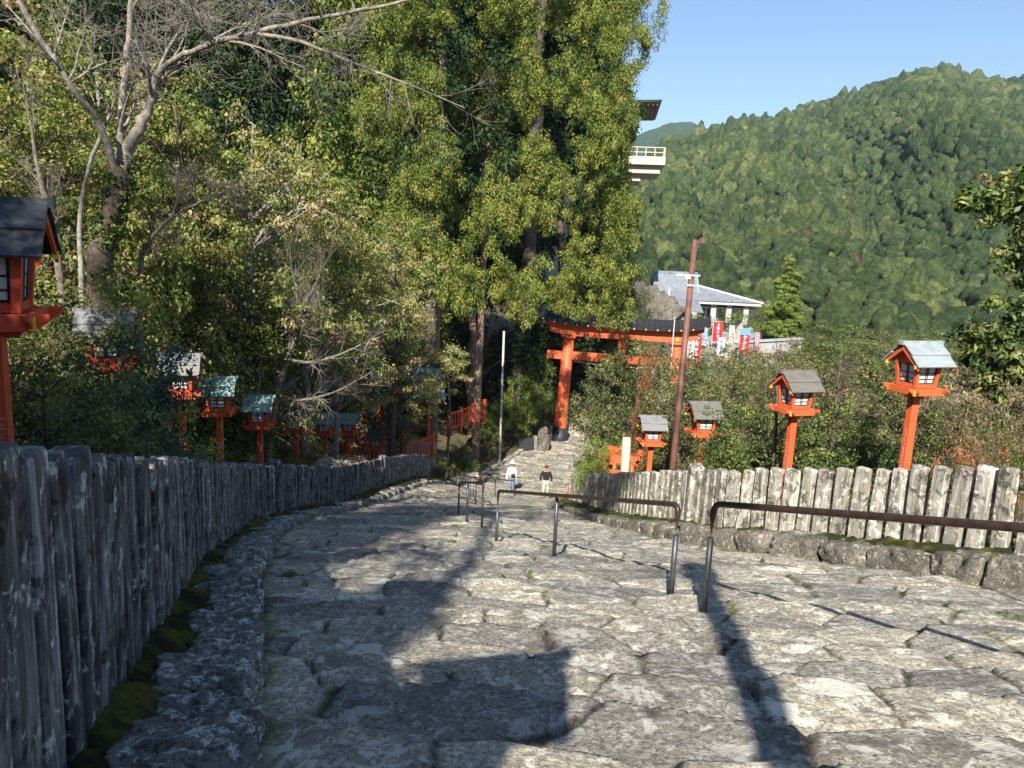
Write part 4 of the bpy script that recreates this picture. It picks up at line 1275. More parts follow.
def person(x, y, rz, label, top, leg, hat, hatkind, armpose, bag=False, sheet=False):
    z = pathz(x, y)
    root = empty('person', (x, y, z), rz); tag(root, label, 'person')
    # local: faces -Y; left foot up one step ahead
    P = {'pel': (0, 0, .92), 'waist': (0, -.01, 1.08), 'chest': (0, -.03, 1.30), 'neck': (0, -.05, 1.46), 'nk2': (0, -.08, 1.52), 'head': (0, -.12, 1.60), 'crown': (0, -.13, 1.68)}
    names = ['pel', 'waist', 'chest', 'neck', 'nk2', 'head', 'crown']; rad = [(.15, .11), (.13, .10), (.16, .11), (.06, .06), (.052, .055), (.078, .09), (.06, .07)]
    V = [P[n] for n in names]; E_ = [(i, i + 1) for i in range(6)]
    def chain(start, pts, rs):
        b = start
        for p, r in zip(pts, rs):
            V.append(p); rad.append(r); E_.append((b, len(V) - 1)); b = len(V) - 1
        return b
    L, R_ = armpose
    hands = []
    for s_, (el, wr) in ((-1, L), (1, R_)):
        w_ = chain(2, [(s_ * .17, -.02, 1.38), el, wr], [.055, .042, .028])
        d = np.array(wr) - np.array(el); d /= np.linalg.norm(d)
        palm = tuple(np.array(wr) + d * .07); pi = chain(w_, [palm], [(.034, .018)])
        for k in range(4):       # fingers
            side = np.array([0, 1, 0]) if abs(d[2]) > .5 else np.array([0, 0, 1])
            b0 = np.array(palm) + side * (k - 1.5) * .019 + d * .02
            ln = (.062, .074, .070, .055)[k]
            chain(pi, [tuple(b0), tuple(b0 + d * ln * .6 + np.array([-s_ * .01, -.005, 0])), tuple(b0 + d * ln + np.array([-s_ * .022, -.008, 0]))], [.009, .0085, .007])
        side = np.array([0, -1, 0]) if abs(d[2]) > .5 else np.array([0, 0, 1])
        chain(w_, [tuple(np.array(wr) + side * .03 + d * .03), tuple(np.array(wr) + side * .045 + d * .07)], [.012, .009])
    for s_, kn, an, toe in ((-1, (-.10, -.14, .53), (-.10, -.06, .16), (-.11, -.20, .07)), (1, (.10, -.02, .48), (.10, .12, .02), (.11, -.02, -.08))):
        chain(0, [(s_ * .09, 0, .86), kn, an, toe], [.09, .06, .042, .035])
    skin_fig('body', V, E_, rad, SKIN, root)
    # clothing as its own skins a little fuller than the body
    cv = [(0, 0, .95), (0, -.01, 1.08), (0, -.03, 1.30), (0, -.045, 1.42)]; cr = [(.19, .145), (.165, .13), (.19, .14), (.095, .09)]
    ce = [(0, 1), (1, 2), (2, 3)]
    for s_, (el, wr) in ((-1, L), (1, R_)):
        b = 2
        w2 = tuple(np.array(wr) * .9 + np.array(el) * .1)
        for p, r in (((s_ * .175, -.02, 1.375), .078), (el, .062), (w2, .045)):
            cv.append(p); cr.append(r); ce.append((b, len(cv) - 1)); b = len(cv) - 1
    skin_fig('jacket' if top is not CL['white'] else 'shirt', cv, ce, cr, top, root)
    tv = [(0, 0, .93)]; tr = [(.175, .135)]; te = []
    for s_, kn, an in ((-1, (-.10, -.14, .53), (-.10, -.065, .19)), (1, (.10, -.02, .48), (.10, .105, .07))):
        b = 0
        for p, r in (((s_ * .095, 0, .84), .11), (kn, .082), (an, .062)):
            tv.append(p); tr.append(r); te.append((b, len(tv) - 1)); b = len(tv) - 1
    skin_fig('trousers', tv, te, tr, leg, root)
    for s_, c_ in ((-1, (-.105, -.12, .08)), (1, (.105, .05, -.065))):
        Vr, Fr = rock_np((.11, .29, .12), 3, 6, .04, 2.6); obj('shoe', mesh_np('shoe', Vr, Fr, M['black'], True), root, c_)
    # face, hair, hat (head bowed towards the steps)
    T = Matrix.Rotation(-0.45, 3, 'X')
    m = MB()
    for s_ in (-1, 1): m.box((s_ * .032, -.208, 1.605), (.024, .012, .010))
    m.build('eyes', M['black'], root)
    m = MB(); m.prism([(-.225, 1.57), (-.20, 1.61), (-.19, 1.565)], .022, 'x', 0); m.build('nose', SKIN, root)
    m = MB(); m.box((0, -.198, 1.535), (.045, .012, .008)); m.build('mouth', M['verm_d'], root)
    Vr, Fr = rock_np((.185, .205, .17), 5, 10, .05, 2.2); Vr = Vr[:, :]; obj('hair', mesh_np('hair', Vr, Fr, M['bark_dark'] if hatkind == 'cap' else M['black'], True), root, (0, -.095, 1.665))
    m = MB()
    if hatkind == 'brim':
        m.tube([(0, -.11, 1.70), (0, -.10, 1.76), (0, -.095, 1.81), (0, -.09, 1.825)], [.118, .112, .09, .03], 18)
        m.tube([(0, -.115, 1.685), (0, -.11, 1.705)], [.215, .16], 22)
    else:
        m.tube([(0, -.10, 1.69), (0, -.095, 1.76), (0, -.09, 1.79)], [.118, .10, .04], 18)
        m.tube([(0, -.13, 1.68), (0, -.125, 1.695)], [.15, .13], 20)
    m.build('hat', hat, root, smooth=True)
    if bag:
        Vr, Fr = rock_np((.24, .14, .20), 9, 8, .06, 4); b_ = obj('waist_bag', mesh_np('waist_bag', Vr, Fr, M['black'], True), root, (.05, -.20, 1.0))
        m = MB(); m.tube([(-.16, .0, 1.42), (-.05, -.17, 1.25), (.08, -.19, 1.05)], .013, 6); m.build('strap', M['black'], root)
    if sheet:
        m = MB(); m.box((-.30, -.25, 1.0), (.16, .02, .30), Matrix.Rotation(.3, 3, 'Z')); m.build('folded_towel', CL['sky'], root)
    return root


CL['sky'] = m_cloth('pale_blue_cloth', (0.42, 0.60, 0.78)); CL['denim'] = m_cloth('denim', (0.17, 0.24, 0.36)); CL['beige'] = m_cloth('beige_cloth', (0.50, 0.47, 0.38))
CL['blk'] = m_cloth('black_cloth', (0.02, 0.02, 0.024)); CL['brown'] = m_cloth('brown_felt', (0.16, 0.06, 0.035))
q = at(511, 491, 43.2)
person(q[0], q[1], 0.15, 'walker in white shirt, white brimmed hat and jeans climbing the steps', CL['white'], CL['denim'], CL['white'], 'brim', (((-.25, -.06, 1.12), (-.24, -.22, .98)), ((.24, .02, 1.12), (.24, -.06, .88))), True, True)
q = at(545, 499, 38.5)
person(q[0], q[1], -0.05, 'walker in black jacket, beige trousers and brown cap, head bowed', CL['blk'], CL['beige'], CL['brown'], 'cap', (((-.27, .0, 1.13), (-.27, -.06, .88)), ((.27, .0, 1.13), (.27, -.06, .88))))

# ------------------------------------------------------------------ foliage
def unit(rg, n):
    v = rg.normal(size=(n, 3)); return v / np.linalg.norm(v, axis=1)[:, None]


def leaf_cloud(C, Rc, nper, size, aspect, rg, tint, droop=0.0, upb=0.35, shell=0.55, spread=0.16):
    """small separate leaf blades spread through clumps; returns verts, faces, tint, hue"""
    k = len(C); n = k * nper
    ci = np.repeat(np.arange(k), nper)
    d = unit(rg, n)
    r = (shell + (1 - shell) * rg.random(n)) * (1 + 0.35 * (rg.random(n) - 0.5))
    Rr = np.broadcast_to(np.asarray(Rc, float).reshape(-1, 1) if np.ndim(Rc) == 1 else Rc, (k, 3))
    p = C[ci] + d * r[:, None] * Rr[ci]
    nrm = d + 0.75 * unit(rg, n); nrm[:, 2] += upb
    nrm /= np.linalg.norm(nrm, axis=1)[:, None]
    t = unit(rg, n) + d * 0.5; t[:, 2] -= droop
    t -= nrm * (t * nrm).sum(1)[:, None]; t /= np.linalg.norm(t, axis=1)[:, None] + 1e-9
    b = np.cross(nrm, t)
    L = size * (0.6 + 0.8 * rg.random(n)); W = L * aspect
    t = t * L[:, None] / 2; b = b * W[:, None] / 2
    cup = nrm * (W * 0.25)[:, None]
    V = np.stack([p - t, p - b + cup - t * 0.1, p + t, p + b + cup - t * 0.1], 1).reshape(-1, 3)
    F = np.arange(n * 4).reshape(-1, 4)
    ti = np.clip(tint[ci] + spread * rg.normal(size=n), 0, 1)
    hu = np.clip(0.5 + 0.22 * rg.normal(size=n), 0, 1)
    return V, F, np.repeat(ti, 4), np.repeat(hu, 4)


def clumps_in(blobs, dens, rg, inner=0.45, rough=0.3):
    """blobs: (cx,cy,cz,rx,ry,rz); clump centres near the surface of each lump of the crown"""
    out = []
    for b in blobs:
        c, r = np.array(b[:3], float), np.array(b[3:6], float)
        n = max(3, int(dens * (r[0] * r[1] + r[0] * r[2] + r[1] * r[2]) / 3 * 4.19))
        d = unit(rg, n)
        rad = inner + (1 - inner) * rg.random(n) ** 0.6
        rad = rad * (1 + rough * vn(d[:, 0] * 2.2 + c[0], d[:, 1] * 2.2 + c[1], d[:, 2] * 2.2, 5))
        out.append(c + d * rad[:, None] * r)
    return np.concatenate(out)


def crown_mesh(name, C, rc, nper, size, aspect, mat, seed, tintmu=0.45, tintsd=0.2, **kw):
    rg = np.random.default_rng(seed)
    k = len(C)
    Rc = rc * (0.7 + 0.6 * rg.random(k))
    Rc = np.stack([Rc, Rc, Rc * kw.pop('flat', 0.8)], 1)
    tint = np.clip(tintmu + tintsd * rg.normal(size=k), 0.02, 0.98)
    V, F, ti, hu = leaf_cloud(C, Rc, nper, size, aspect, rg, tint, **kw)
    return mesh_np(name, V, F, mat, False, {'tint': ti, 'hue': hu})


def limbs(trunk, trad, C, frac, rg, r0=0.05, sag=0.25, n=5, rise=0.5):
    """trunk tube and limbs out to some of the clumps"""
    T = np.array(trunk, float); parts = []
    tt = np.linspace(0, 1, len(T)); q = np.linspace(0, 1, 14)
    TP = np.stack([np.interp(q, tt, T[:, i]) for i in range(3)], 1); TR_ = np.interp(q, np.linspace(0, 1, len(trad)), trad)
    TP[1:-1, :2] += 0.25 * TR_[1:-1, None] * rg.normal(size=(12, 2))
    parts.append(tube_np(TP, TR_, 9))
    for c in C[rg.random(len(C)) < frac]:
        hd = np.hypot(*(c[:2] - TP[:, :2].mean(0)))
        zt = c[2] - rise * hd
        k = int(np.argmin(abs(TP[:, 2] - zt))); a = TP[k]
        m = (a + c) / 2 + np.array([0, 0, sag * hd * 0.3]) + rg.normal(size=3) * 0.06 * hd
        m2 = (a * .25 + c * .75) + np.array([0, 0, sag * hd * 0.2]) + rg.normal(size=3) * 0.05 * hd
        L = np.linalg.norm(c - a)
        rr = min(TR_[k] * 0.5, r0 * (0.4 + 0.25 * L))
        parts.append(tube_np([a, m, m2, c], [rr, rr * .65, rr * .4, rr * .15], n))
    return merge(parts)


def tree_parts(root, trunk_me, crown_me, leafmat=None, barkmat=None, crown='crown'):
    for nm, me, mt in (('trunk', trunk_me, barkmat), (crown, crown_me, leafmat)):
        if me is None: continue
        o = obj(nm, me, root)
        if mt is not None:
            o.material_slots[0].link = 'OBJECT'; o.material_slots[0].material = mt


# templates, unit height 1..h in metres
TPL = {}


def template(key, h, blobs, dens, rc, nper, size, aspect, mat, bark, seed, trunk=None, trad=(.1, .03), frac=.25, **kw):
    rg = np.random.default_rng(seed)
    C = clumps_in(blobs, dens, rg, kw.pop('inner', .45), kw.pop('rough', .3))
    lk = {a: kw.pop(a) for a in ('r0', 'sag', 'rise') if a in kw}
    cm = crown_mesh('crown', C, rc, nper, size, aspect, mat, seed + 1, **kw)
    trunk = trunk or [(0, 0, -.4), (.05 * h, 0, h * .4), (0, .03 * h, h * .85)]
    V, F = limbs(trunk, trad, C, frac, rg, **lk)
    TPL[key] = (mesh_np('trunk', V, F, bark, True), cm, h)


def cone_blobs(h, r, z0, n, rg, lump=.55):
    out = []
    for k in range(n):
        t = (k + .5) / n; z = z0 + (h - z0) * t; rr = r * (1 - t) ** .75 + .25
        a = k * 2.4
        out.append((math.cos(a) * rr * lump, math.sin(a) * rr * lump, z, rr * .8, rr * .8, (h - z0) / n * .95 + .25))
    return out


g0 = np.random.default_rng(2)
# tall cedar: irregular column of drooping sprays
template('cedar', 30, [(math.cos(k * 2.4) * 2.0 * (1 - k / 34), math.sin(k * 2.4) * 2.0 * (1 - k / 34), 3.5 + k * 1.06, 3.6 * (1 - k / 40), 3.6 * (1 - k / 40), 1.9) for k in range(25)],
         1.15, .95, 120, .30, .42, M['lf_cedar'], M['bark_cedar'], 100, [(0, 0, -1), (0, .2, 12), (.1, 0, 29)], (.55, .4, .08), .06, droop=.9, flat=1.05, tintmu=.42, tintsd=.22, r0=.03)
template('maple', 9, [(0, 0, 7, 2.3, 2.3, 1.2), (1.6, .6, 5.6, 2.0, 2.0, .9), (-1.5, -.4, 5.2, 2.1, 2.0, .9), (.3, -1.4, 4.2, 2.2, 2.0, .8), (-.6, 1.4, 4.0, 2.2, 2.0, .9), (1.2, -1, 3.0, 1.8, 1.8, .7), (-1.4, .5, 2.6, 1.8, 1.8, .7), (0, 0, 8.1, 1.3, 1.3, .7)],
         3.2, .50, 85, .095, .62, M['lf_maple'], M['bark'], 110, [(0, 0, -.5), (.2, .1, 2.4), (-.1, .2, 5), (.1, 0, 8)], (.19, .13, .04), .30, flat=.42, upb=.9, shell=.2, tintmu=.5, tintsd=.22)
template('maple_b', 8, [(.4, 0, 6.5, 1.9, 1.7, .9), (-1.4, .6, 5.6, 1.6, 1.6, .7), (1.7, -.4, 5.0, 1.7, 1.5, .7), (-.4, -1.2, 4.6, 1.9, 1.5, .7), (.6, 1.3, 3.6, 1.9, 1.6, .7), (-1.5, -.2, 3.2, 1.7, 1.6, .6), (1.2, -.6, 2.6, 1.5, 1.5, .6)],
         3.4, .45, 85, .09, .6, M['lf_maple_pink'], M['bark_pale'], 120, [(0, 0, -.5), (-.2, .1, 2.0), (.2, .1, 4.5), (0, 0, 7)], (.15, .10, .03), .35, flat=.4, upb=.9, shell=.2, tintmu=.45, tintsd=.25)
template('ever', 4, [(0, 0, 2.7, 1.5, 1.5, 1.2), (.9, .3, 1.9, 1.2, 1.2, 1.1), (-.9, -.2, 1.8, 1.2, 1.2, 1.1), (.1, -.8, 1.3, 1.2, 1.1, 1.0), (0, .9, 1.5, 1.2, 1.0, 1.0)],
         6, .34, 75, .095, .48, M['lf_ever'], M['bark_dark'], 130, [(0, 0, -.4), (.1, 0, 1.2), (0, .1, 3)], (.10, .07, .03), .25, tintmu=.5, tintsd=.25)
template('ever_b', 5, [(.2, 0, 4.0, 1.0, 1.0, .9), (-.5, .2, 3.0, 1.2, 1.1, .9), (.7, -.2, 2.6, 1.1, 1.0, .9), (-.3, -.5, 1.8, 1.2, 1.0, .8), (.4, .5, 1.3, 1.2, 1.1, .9), (-.6, 0, .9, 1.1, 1.1, .7)],
         6, .30, 75, .085, .5, M['lf_olive'], M['bark'], 140, [(0, 0, -.4), (-.1, 0, 1.6), (.1, .1, 4.2)], (.09, .06, .02), .35, tintmu=.45, tintsd=.25)
template('olive', 4.5, [(0, 0, 3.4, 1.3, 1.2, .9), (1.2, .2, 2.6, 1.1, 1.1, .9), (-1.2, -.2, 2.5, 1.2, 1.1, .9), (.3, -.7, 1.7, 1.4, 1.0, .9), (-.6, .7, 1.4, 1.4, 1.1, .9), (1.1, 0, 1.0, 1.1, 1.1, .7), (-1.2, 0, .9, 1.0, 1.0, .7)],
         5.5, .30, 70, .080, .42, M['lf_olive'], M['bark'], 150, [(0, 0, -.4), (.2, 0, 1.2), (-.1, .1, 3.8)], (.08, .06, .02), .5, tintmu=.5, tintsd=.28, shell=.25)
template('scrub', 2, [(0, 0, 1.1, 1.3, 1.3, .8), (1.0, .4, .7, .9, .9, .6), (-1.0, -.2, .7, 1.0, 1.0, .6)],
         9, .26, 60, .07, .35, M['lf_brown'], M['bark'], 160, [(0, 0, -.3), (.1, 0, .5), (0, .1, 1.3)], (.05, .03, .01), .5, tintmu=.5, tintsd=.3, shell=.2)
template('ball', 2, [(0, 0, 1.0, 1.0, 1.0, .95)], 34, .16, 70, .05, .5, M['lf_olive'], M['bark'], 170, [(0, 0, -.3), (0, 0, .5), (0, 0, 1.2)], (.06, .04, .02), .1, inner=.8, rough=.06, tintmu=.5, tintsd=.15)
template('fir', 12, cone_blobs(11.5, 2.3, 1.2, 11, g0), 7.0, .42, 120, .20, .35, M['lf_lime'], M['bark_pale'], 180, [(0, 0, -.5), (0, 0, 6), (0, 0, 11.8)], (.2, .13, .03), .10, flat=.5, tintmu=.5, tintsd=.2, droop=.3, r0=.03, inner=.3)


def plant(key, px, pytop, d, label, cat, group=None, width=None, leafmat=None, bark=None, name=None, rz=None, hmin=None, base=None):
    q = at(px, pytop, d)
    tm, cm, h = TPL[key]
    x, y = q[0], q[1]; z = gz(x, y) if base is None else base
    H = q[2] - z
    if hmin: H = max(H, hmin)
    sz = H / h; sx = sz if width is None else width
    root = empty(name or key, (x, y, z), rz if rz is not None else (px * 1.7 + d * 3.1) % 6.28)
    root.scale = (sx, sx, sz)
    tag(root, label, cat, group)
    tree_parts(root, tm, cm, leafmat, bark)
    return root


# backdrop cedars climbing the bank on the left
GC = 'tall cedars standing behind the maples'
for px, d, lb in ((484, 70, 'dark cedar in the gap between the two great cedars'), (-70, 46, 'cedar at the left edge, mostly off the picture'), (12, 56, 'dark cedar behind the big dark roofed lantern'), (95, 48, 'dark cedar behind the mossy forked trunk'),
                  (170, 60, 'cedar deep in the shade behind the overhanging bare branch'), (235, 50, 'dark cedar behind the pink tinged maple'), (310, 58, 'dark cedar behind the middle of the maples'),
                  (365, 47, 'dark cedar left of the great cedar, behind bare twigs'), (425, 56, 'dark cedar whose grey trunk shows above the shrine')):
    plant('cedar', px, -190, d, lb, 'tree', GC, width=1.15, leafmat=M['lf_dark'] if px not in (365,) else M['lf_cedar'], name='cedar_tree')


def box_blob(x0, y0, x1, y1, d, depth=.8):
    c = at((x0 + x1) / 2, (y0 + y1) / 2, d); rx = (x1 - x0) / 2 / FPX * d; rz = (y1 - y0) / 2 / FPX * d
    return (c[0], c[1], c[2], rx, rx * depth, rz)


def custom_tree(name, label, px, d, pytop, blobs, dens, rc, nper, size, aspect, leafmat, bark, seed, trad, frac, cat='tree', lean=0, **kw):
    rg = np.random.default_rng(seed)
    b = at(px, 440, d); z = gz(b[0], b[1]); R0 = np.array([b[0], b[1], z])
    if 'bough' in kw:
        bd, br = kw.pop('bough')
        B0 = clumps_in([tuple(b_[:3]) + tuple(max(.4, v - br * f) for v, f in zip(b_[3:6], (.8, .8, 1.1))) for b_ in blobs], bd, rg, .55, .3)
        q_ = br * rg.uniform(.65, 1.3, len(B0))
        blobs = np.concatenate([B0, np.stack([q_, q_, q_ * rg.uniform(1.1, 1.9, len(B0))], 1)], 1)
    C = clumps_in(blobs, dens, rg, kw.pop('inner', .45), kw.pop('rough', .3)) - R0
    #print(name, px, 'clumps', len(C), 'leaves', len(C) * nper)
    lk = {a: kw.pop(a) for a in ('r0', 'sag', 'rise') if a in kw}
    top = at(px + lean, pytop, d) - R0
    V, F = limbs([(0, 0, -.8), tuple(top * .5 + [.2, .1, 0]), tuple(top)], trad, C, frac, rg, **lk)
    root = empty(name, R0); tag(root, label, cat)
    obj('trunk', mesh_np('trunk', V, F, bark, True), root)
    obj('crown', crown_mesh('crown', C, rc, nper, size, aspect, leafmat, seed + 1, **kw), root)
    return root


# the two great cedars of the middle
A = [(455, -60, 600, 40), (560, -30, 640, 60), (605, -25, 668, 38), (590, 20, 650, 90), (500, 30, 600, 130), (440, 60, 520, 170), (560, 80, 638, 190), (500, 130, 580, 230),
     (570, 160, 636, 270), (455, 170, 530, 270), (520, 220, 590, 300), (575, 230, 630, 320), (480, 260, 545, 335), (470, -160, 620, -50), (545, 262, 600, 315), (600, 90, 645, 190), (600, 180, 640, 290), (595, 250, 632, 325)]
custom_tree('cedar_tree', 'great sunlit cedar filling the middle, its right side against the sky', 515, 60, -260, [box_blob(a, b, c, d_, 46 + (i % 3 - 1) * 1.6) for i, (a, b, c, d_) in enumerate(A)],
            4.6, .36, 95, .15, .36, M['lf_cedar'], M['bark_dark'], 201, (.65, .5, .1), .0, lean=40, droop=1.3, flat=1.25, tintmu=.60, tintsd=.17, spread=.07, r0=.04, inner=.72, rough=.3, bough=(.66, .95))
B = [(350, -60, 470, 60), (380, 40, 470, 130), (345, 60, 420, 170), (400, 110, 480, 210), (360, 160, 440, 260), (410, 200, 480, 290), (440, 250, 490, 320), (370, 240, 430, 300), (330, -150, 480, -50), (412, 50, 452, 140), (414, 130, 450, 220), (410, 210, 448, 300)]
custom_tree('cedar_tree', 'second cedar left of the great one, behind the bare branch tips', 428, 42, -240, [box_blob(a, b, c, d_, (42 + (i % 3 - 1) * 1.4) if i < 9 else 40.2) for i, (a, b, c, d_) in enumerate(B)],
            4.6, .36, 95, .15, .36, M['lf_cedar'], M['bark_dark'], 211, (.36, .25, .1), .0, droop=1.3, flat=1.25, tintmu=.54, tintsd=.17, spread=.07, r0=.04, inner=.72, rough=.3, bough=(.66, .95))
C_ = [(560, 270, 630, 345), (575, 170, 632, 300), (540, 330, 600, 400), (520, 280, 570, 380), (560, 40, 630, 180), (500, 0, 600, 150), (440, 100, 560, 300), (430, -80, 620, 40)]
custom_tree('cedar_tree', 'dark cedar behind the great one, between it and the rock face', 560, 68, 120, [box_blob(a, b, c, d_, 66) for a, b, c, d_ in C_],
            2.6, 1.0, 170, .40, .55, M['lf_dark'], M['bark_dark'], 221, (.5, .4, .2), .0, droop=.9, flat=1.0, tintmu=.5, tintsd=.25, r0=.03)
D_ = [(430, 330, 480, 420), (480, 320, 545, 400), (460, 380, 520, 425)]
custom_tree('cedar_tree', 'low dark evergreen thicket tree behind the white pole', 470, 58, 250, [box_blob(a, b, c, d_, 60) for a, b, c, d_ in D_],
            1.6, .8, 130, .28, .45, M['lf_dark'], M['bark_cedar'], 231, (.4, .3, .2), .1, droop=.6, tintmu=.4, tintsd=.2, r0=.03)
for px, r, d, lb in ((430, .40, 46, 'straight grey cedar trunk above the small shrine'), (476, .22, 50, 'thin bare cedar trunk between shrine maple and white pole')):
    b = at(px, 430, d); z = gz(b[0], b[1]); root = empty('cedar_tree', (b[0], b[1], z)); tag(root, lb, 'tree')
    V, F = tube_np([(0, 0, -.5), (.05, 0, 6), (.1, .1, 14), (.1, 0, 24)], [r * 1.2, r, r * .85, r * .5], 14); obj('trunk', mesh_np('trunk', V, F, M['bark_cedar'], True), root)
    Cc = clumps_in([(0, 0, 18, 3, 3, 3.5), (0, 0, 23, 2, 2, 3)], .9, RNG)
    obj('crown', crown_mesh('crown', Cc, .9, 100, .28, .42, M['lf_dark'], 300 + px, droop=.9), root)

# maples and other broadleaf trees on the left bank
GM = 'maples along the left of the steps'
for key, px, py, d, w, lm, lb in (
        ('maple', 20, -25, 17, 1.05, None, 'tall yellow-green maple at the top left corner'),
        ('maple_b', 92, -10, 20, 1.1, None, 'pinkish-topped maple directly behind the forked mossy trunk'),
        ('maple', 175, 55, 21, 1.0, None, 'yellow-green maple under the thick overhanging bare branch'),
        ('maple_b', 252, 66, 23, 1.05, None, 'maple with a reddish top in the middle of the left trees'),
        ('maple', 215, 150, 24, .95, None, 'green maple below the reddish topped one, above the green roofed lantern'),
        ('maple_b', 300, 95, 27, 1.1, 'lf_maple', 'light green maple just left of the second cedar'),
        ('maple_b', 338, 175, 30, 1.1, None, 'pink and yellow maple in front of the second cedar foot'),
        ('maple', 395, 215, 34, .95, 'lf_maple_pink', 'wide layered maple with pale orange tips above the shrine'),
        ('maple', 120, 130, 24, 1.0, None, 'green maple low behind the forked trunk'),
        ('maple', -20, 30, 14, .8, None, 'near yellow-green maple at the left edge, above the big dark roof'),
        ('maple', 55, 60, 16.5, .85, None, 'light green maple in front of the slanting bare trunk'),
        ('maple', 165, 90, 21.5, .95, None, 'sunny yellow-green maple right of the forked trunk'),
        ('maple', 50, 110, 22, 1.0, None, 'green maple behind the large dark roofed lantern')):
    plant(key, px, py, d, lb, 'tree', GM, width=w, leafmat=M[lm] if lm else None, name='maple_tree')
custom_tree('maple_tree', 'small maple with pale orange leaves right of the shrine', 447, 41, 360, [box_blob(a, b, c, d_, 41) for a, b, c, d_ in [(425, 346, 476, 368), (428, 362, 470, 385), (418, 378, 458, 398)]], 5, .35, 80, .10, .6, M['lf_maple_pink'], M['bark'], 261, (.10, .07, .03), .3, flat=.4, upb=.9, shell=.2, tintmu=.5, tintsd=.2)
plant('maple', 402, 338, 36.5, 'dark leaved tree overhanging the small shrine roof', 'tree', None, .62, M['lf_ever'], name='broadleaf_tree')
GE = 'evergreen bushes behind the left lanterns'
for key, px, py, d, w, lm, lb in (
        ('ever', 42, 205, 14, 1.0, 'lf_olive', 'glossy green bush behind the large dark roofed lantern'),
        ('ever', 100, 205, 17, 1.1, 'lf_maple', 'glossy bush above the plain grey roofed lantern'),
        ('ever_b', 172, 235, 20, 1.2, None, 'olive green bush above the sunlit grey roofed lantern'),
        ('ever', 228, 245, 23, 1.35, 'lf_olive', 'glossy bush directly behind the pale green roofed lantern'),
        ('ever_b', 252, 250, 29, 1.3, None, 'olive bush behind the bare forked tree'),
        ('ever', 296, 290, 36, 1.5, 'lf_dark', 'dark bush behind the small grey mottled roofed lantern'),
        ('ever', 345, 325, 43, 1.5, 'lf_dark', 'dark bush left of the small shrine'),
        ('ever_b', 112, 262, 11.4, .7, 'lf_maple', 'light green bush around the foot of the mossy trunk'),
        ('ever', 8, 300, 11, .7, 'lf_olive', 'shaded green bush beneath the large dark roofed lantern'),
        ('ever_b', 75, 330, 13.5, .7, None, 'low olive bush left of the plain grey roofed lantern'),
        ('ever', 150, 330, 19, .9, 'lf_ever', 'low green bush between the two grey roofed lanterns')):
    plant(key, px, py, d, lb, 'bush', GE, width=w, leafmat=M[lm] if lm else None, name='evergreen_bush')
plant('ever', 118, 326, 8.6, 'blue-green leafed shrub hanging over the fence in the shade', 'shrub', None, .52, M['lf_teal'], name='leafy_shrub')
plant('olive', 95, 350, 7.4, 'brownish twiggy shrub in the shade behind the near fence', 'shrub', None, .40, M['lf_olive'], name='twiggy_shrub')
plant('olive', 42, 335, 6.2, 'dark twiggy shrub hiding the post of the largest lantern', 'shrub', None, .42, M['lf_ever'], name='twiggy_shrub')
plant('scrub', 330, 436, 27.5, 'brown dry bush behind the left fence', 'bush', None, .95, name='dry_bush')
plant('scrub', 305, 446, 25, 'low dry grassy bush left of the brown bush', 'bush', None, .7, M['lf_olive'], name='dry_bush')
plant('scrub', 225, 440, 16, 'low leafless bush in shade below the pale green roofed lantern', 'bush', None, .7, M['lf_ever'], name='dry_bush')
plant('ball', 490, 423.5, 53, 'round clipped olive-brown bush at the foot of the red railing', 'bush', None, 1.0, M['lf_olive'], name='clipped_bush')
GP = 'bushes around the white pole'
for key, px, py, d, w, lm, lb in (
        ('ever_b', 521, 372, 57, 1.1, 'lf_lime', 'lime green bush right of the white pole'),
        ('ever', 538, 350, 60, 1.0, None, 'taller green bush behind the lime green one'),
        ('ever', 487, 400, 56, .8, 'lf_lime', 'small bright bush at the foot of the white pole'),
        ('ever', 462, 441, 43.5, .5, 'lf_ever', 'dark low bush below the sunlit red railing'),
        ('scrub', 436, 448, 39.5, .5, 'lf_olive', 'small rounded bush at the end of the left fence'),
        ('ever', 507, 340, 62, 1.3, 'lf_dark', 'dark bush filling the shade left of the gate')):
    plant(key, px, py, d, lb, 'bush', GP, width=w, leafmat=M[lm] if lm else None, name='bush')

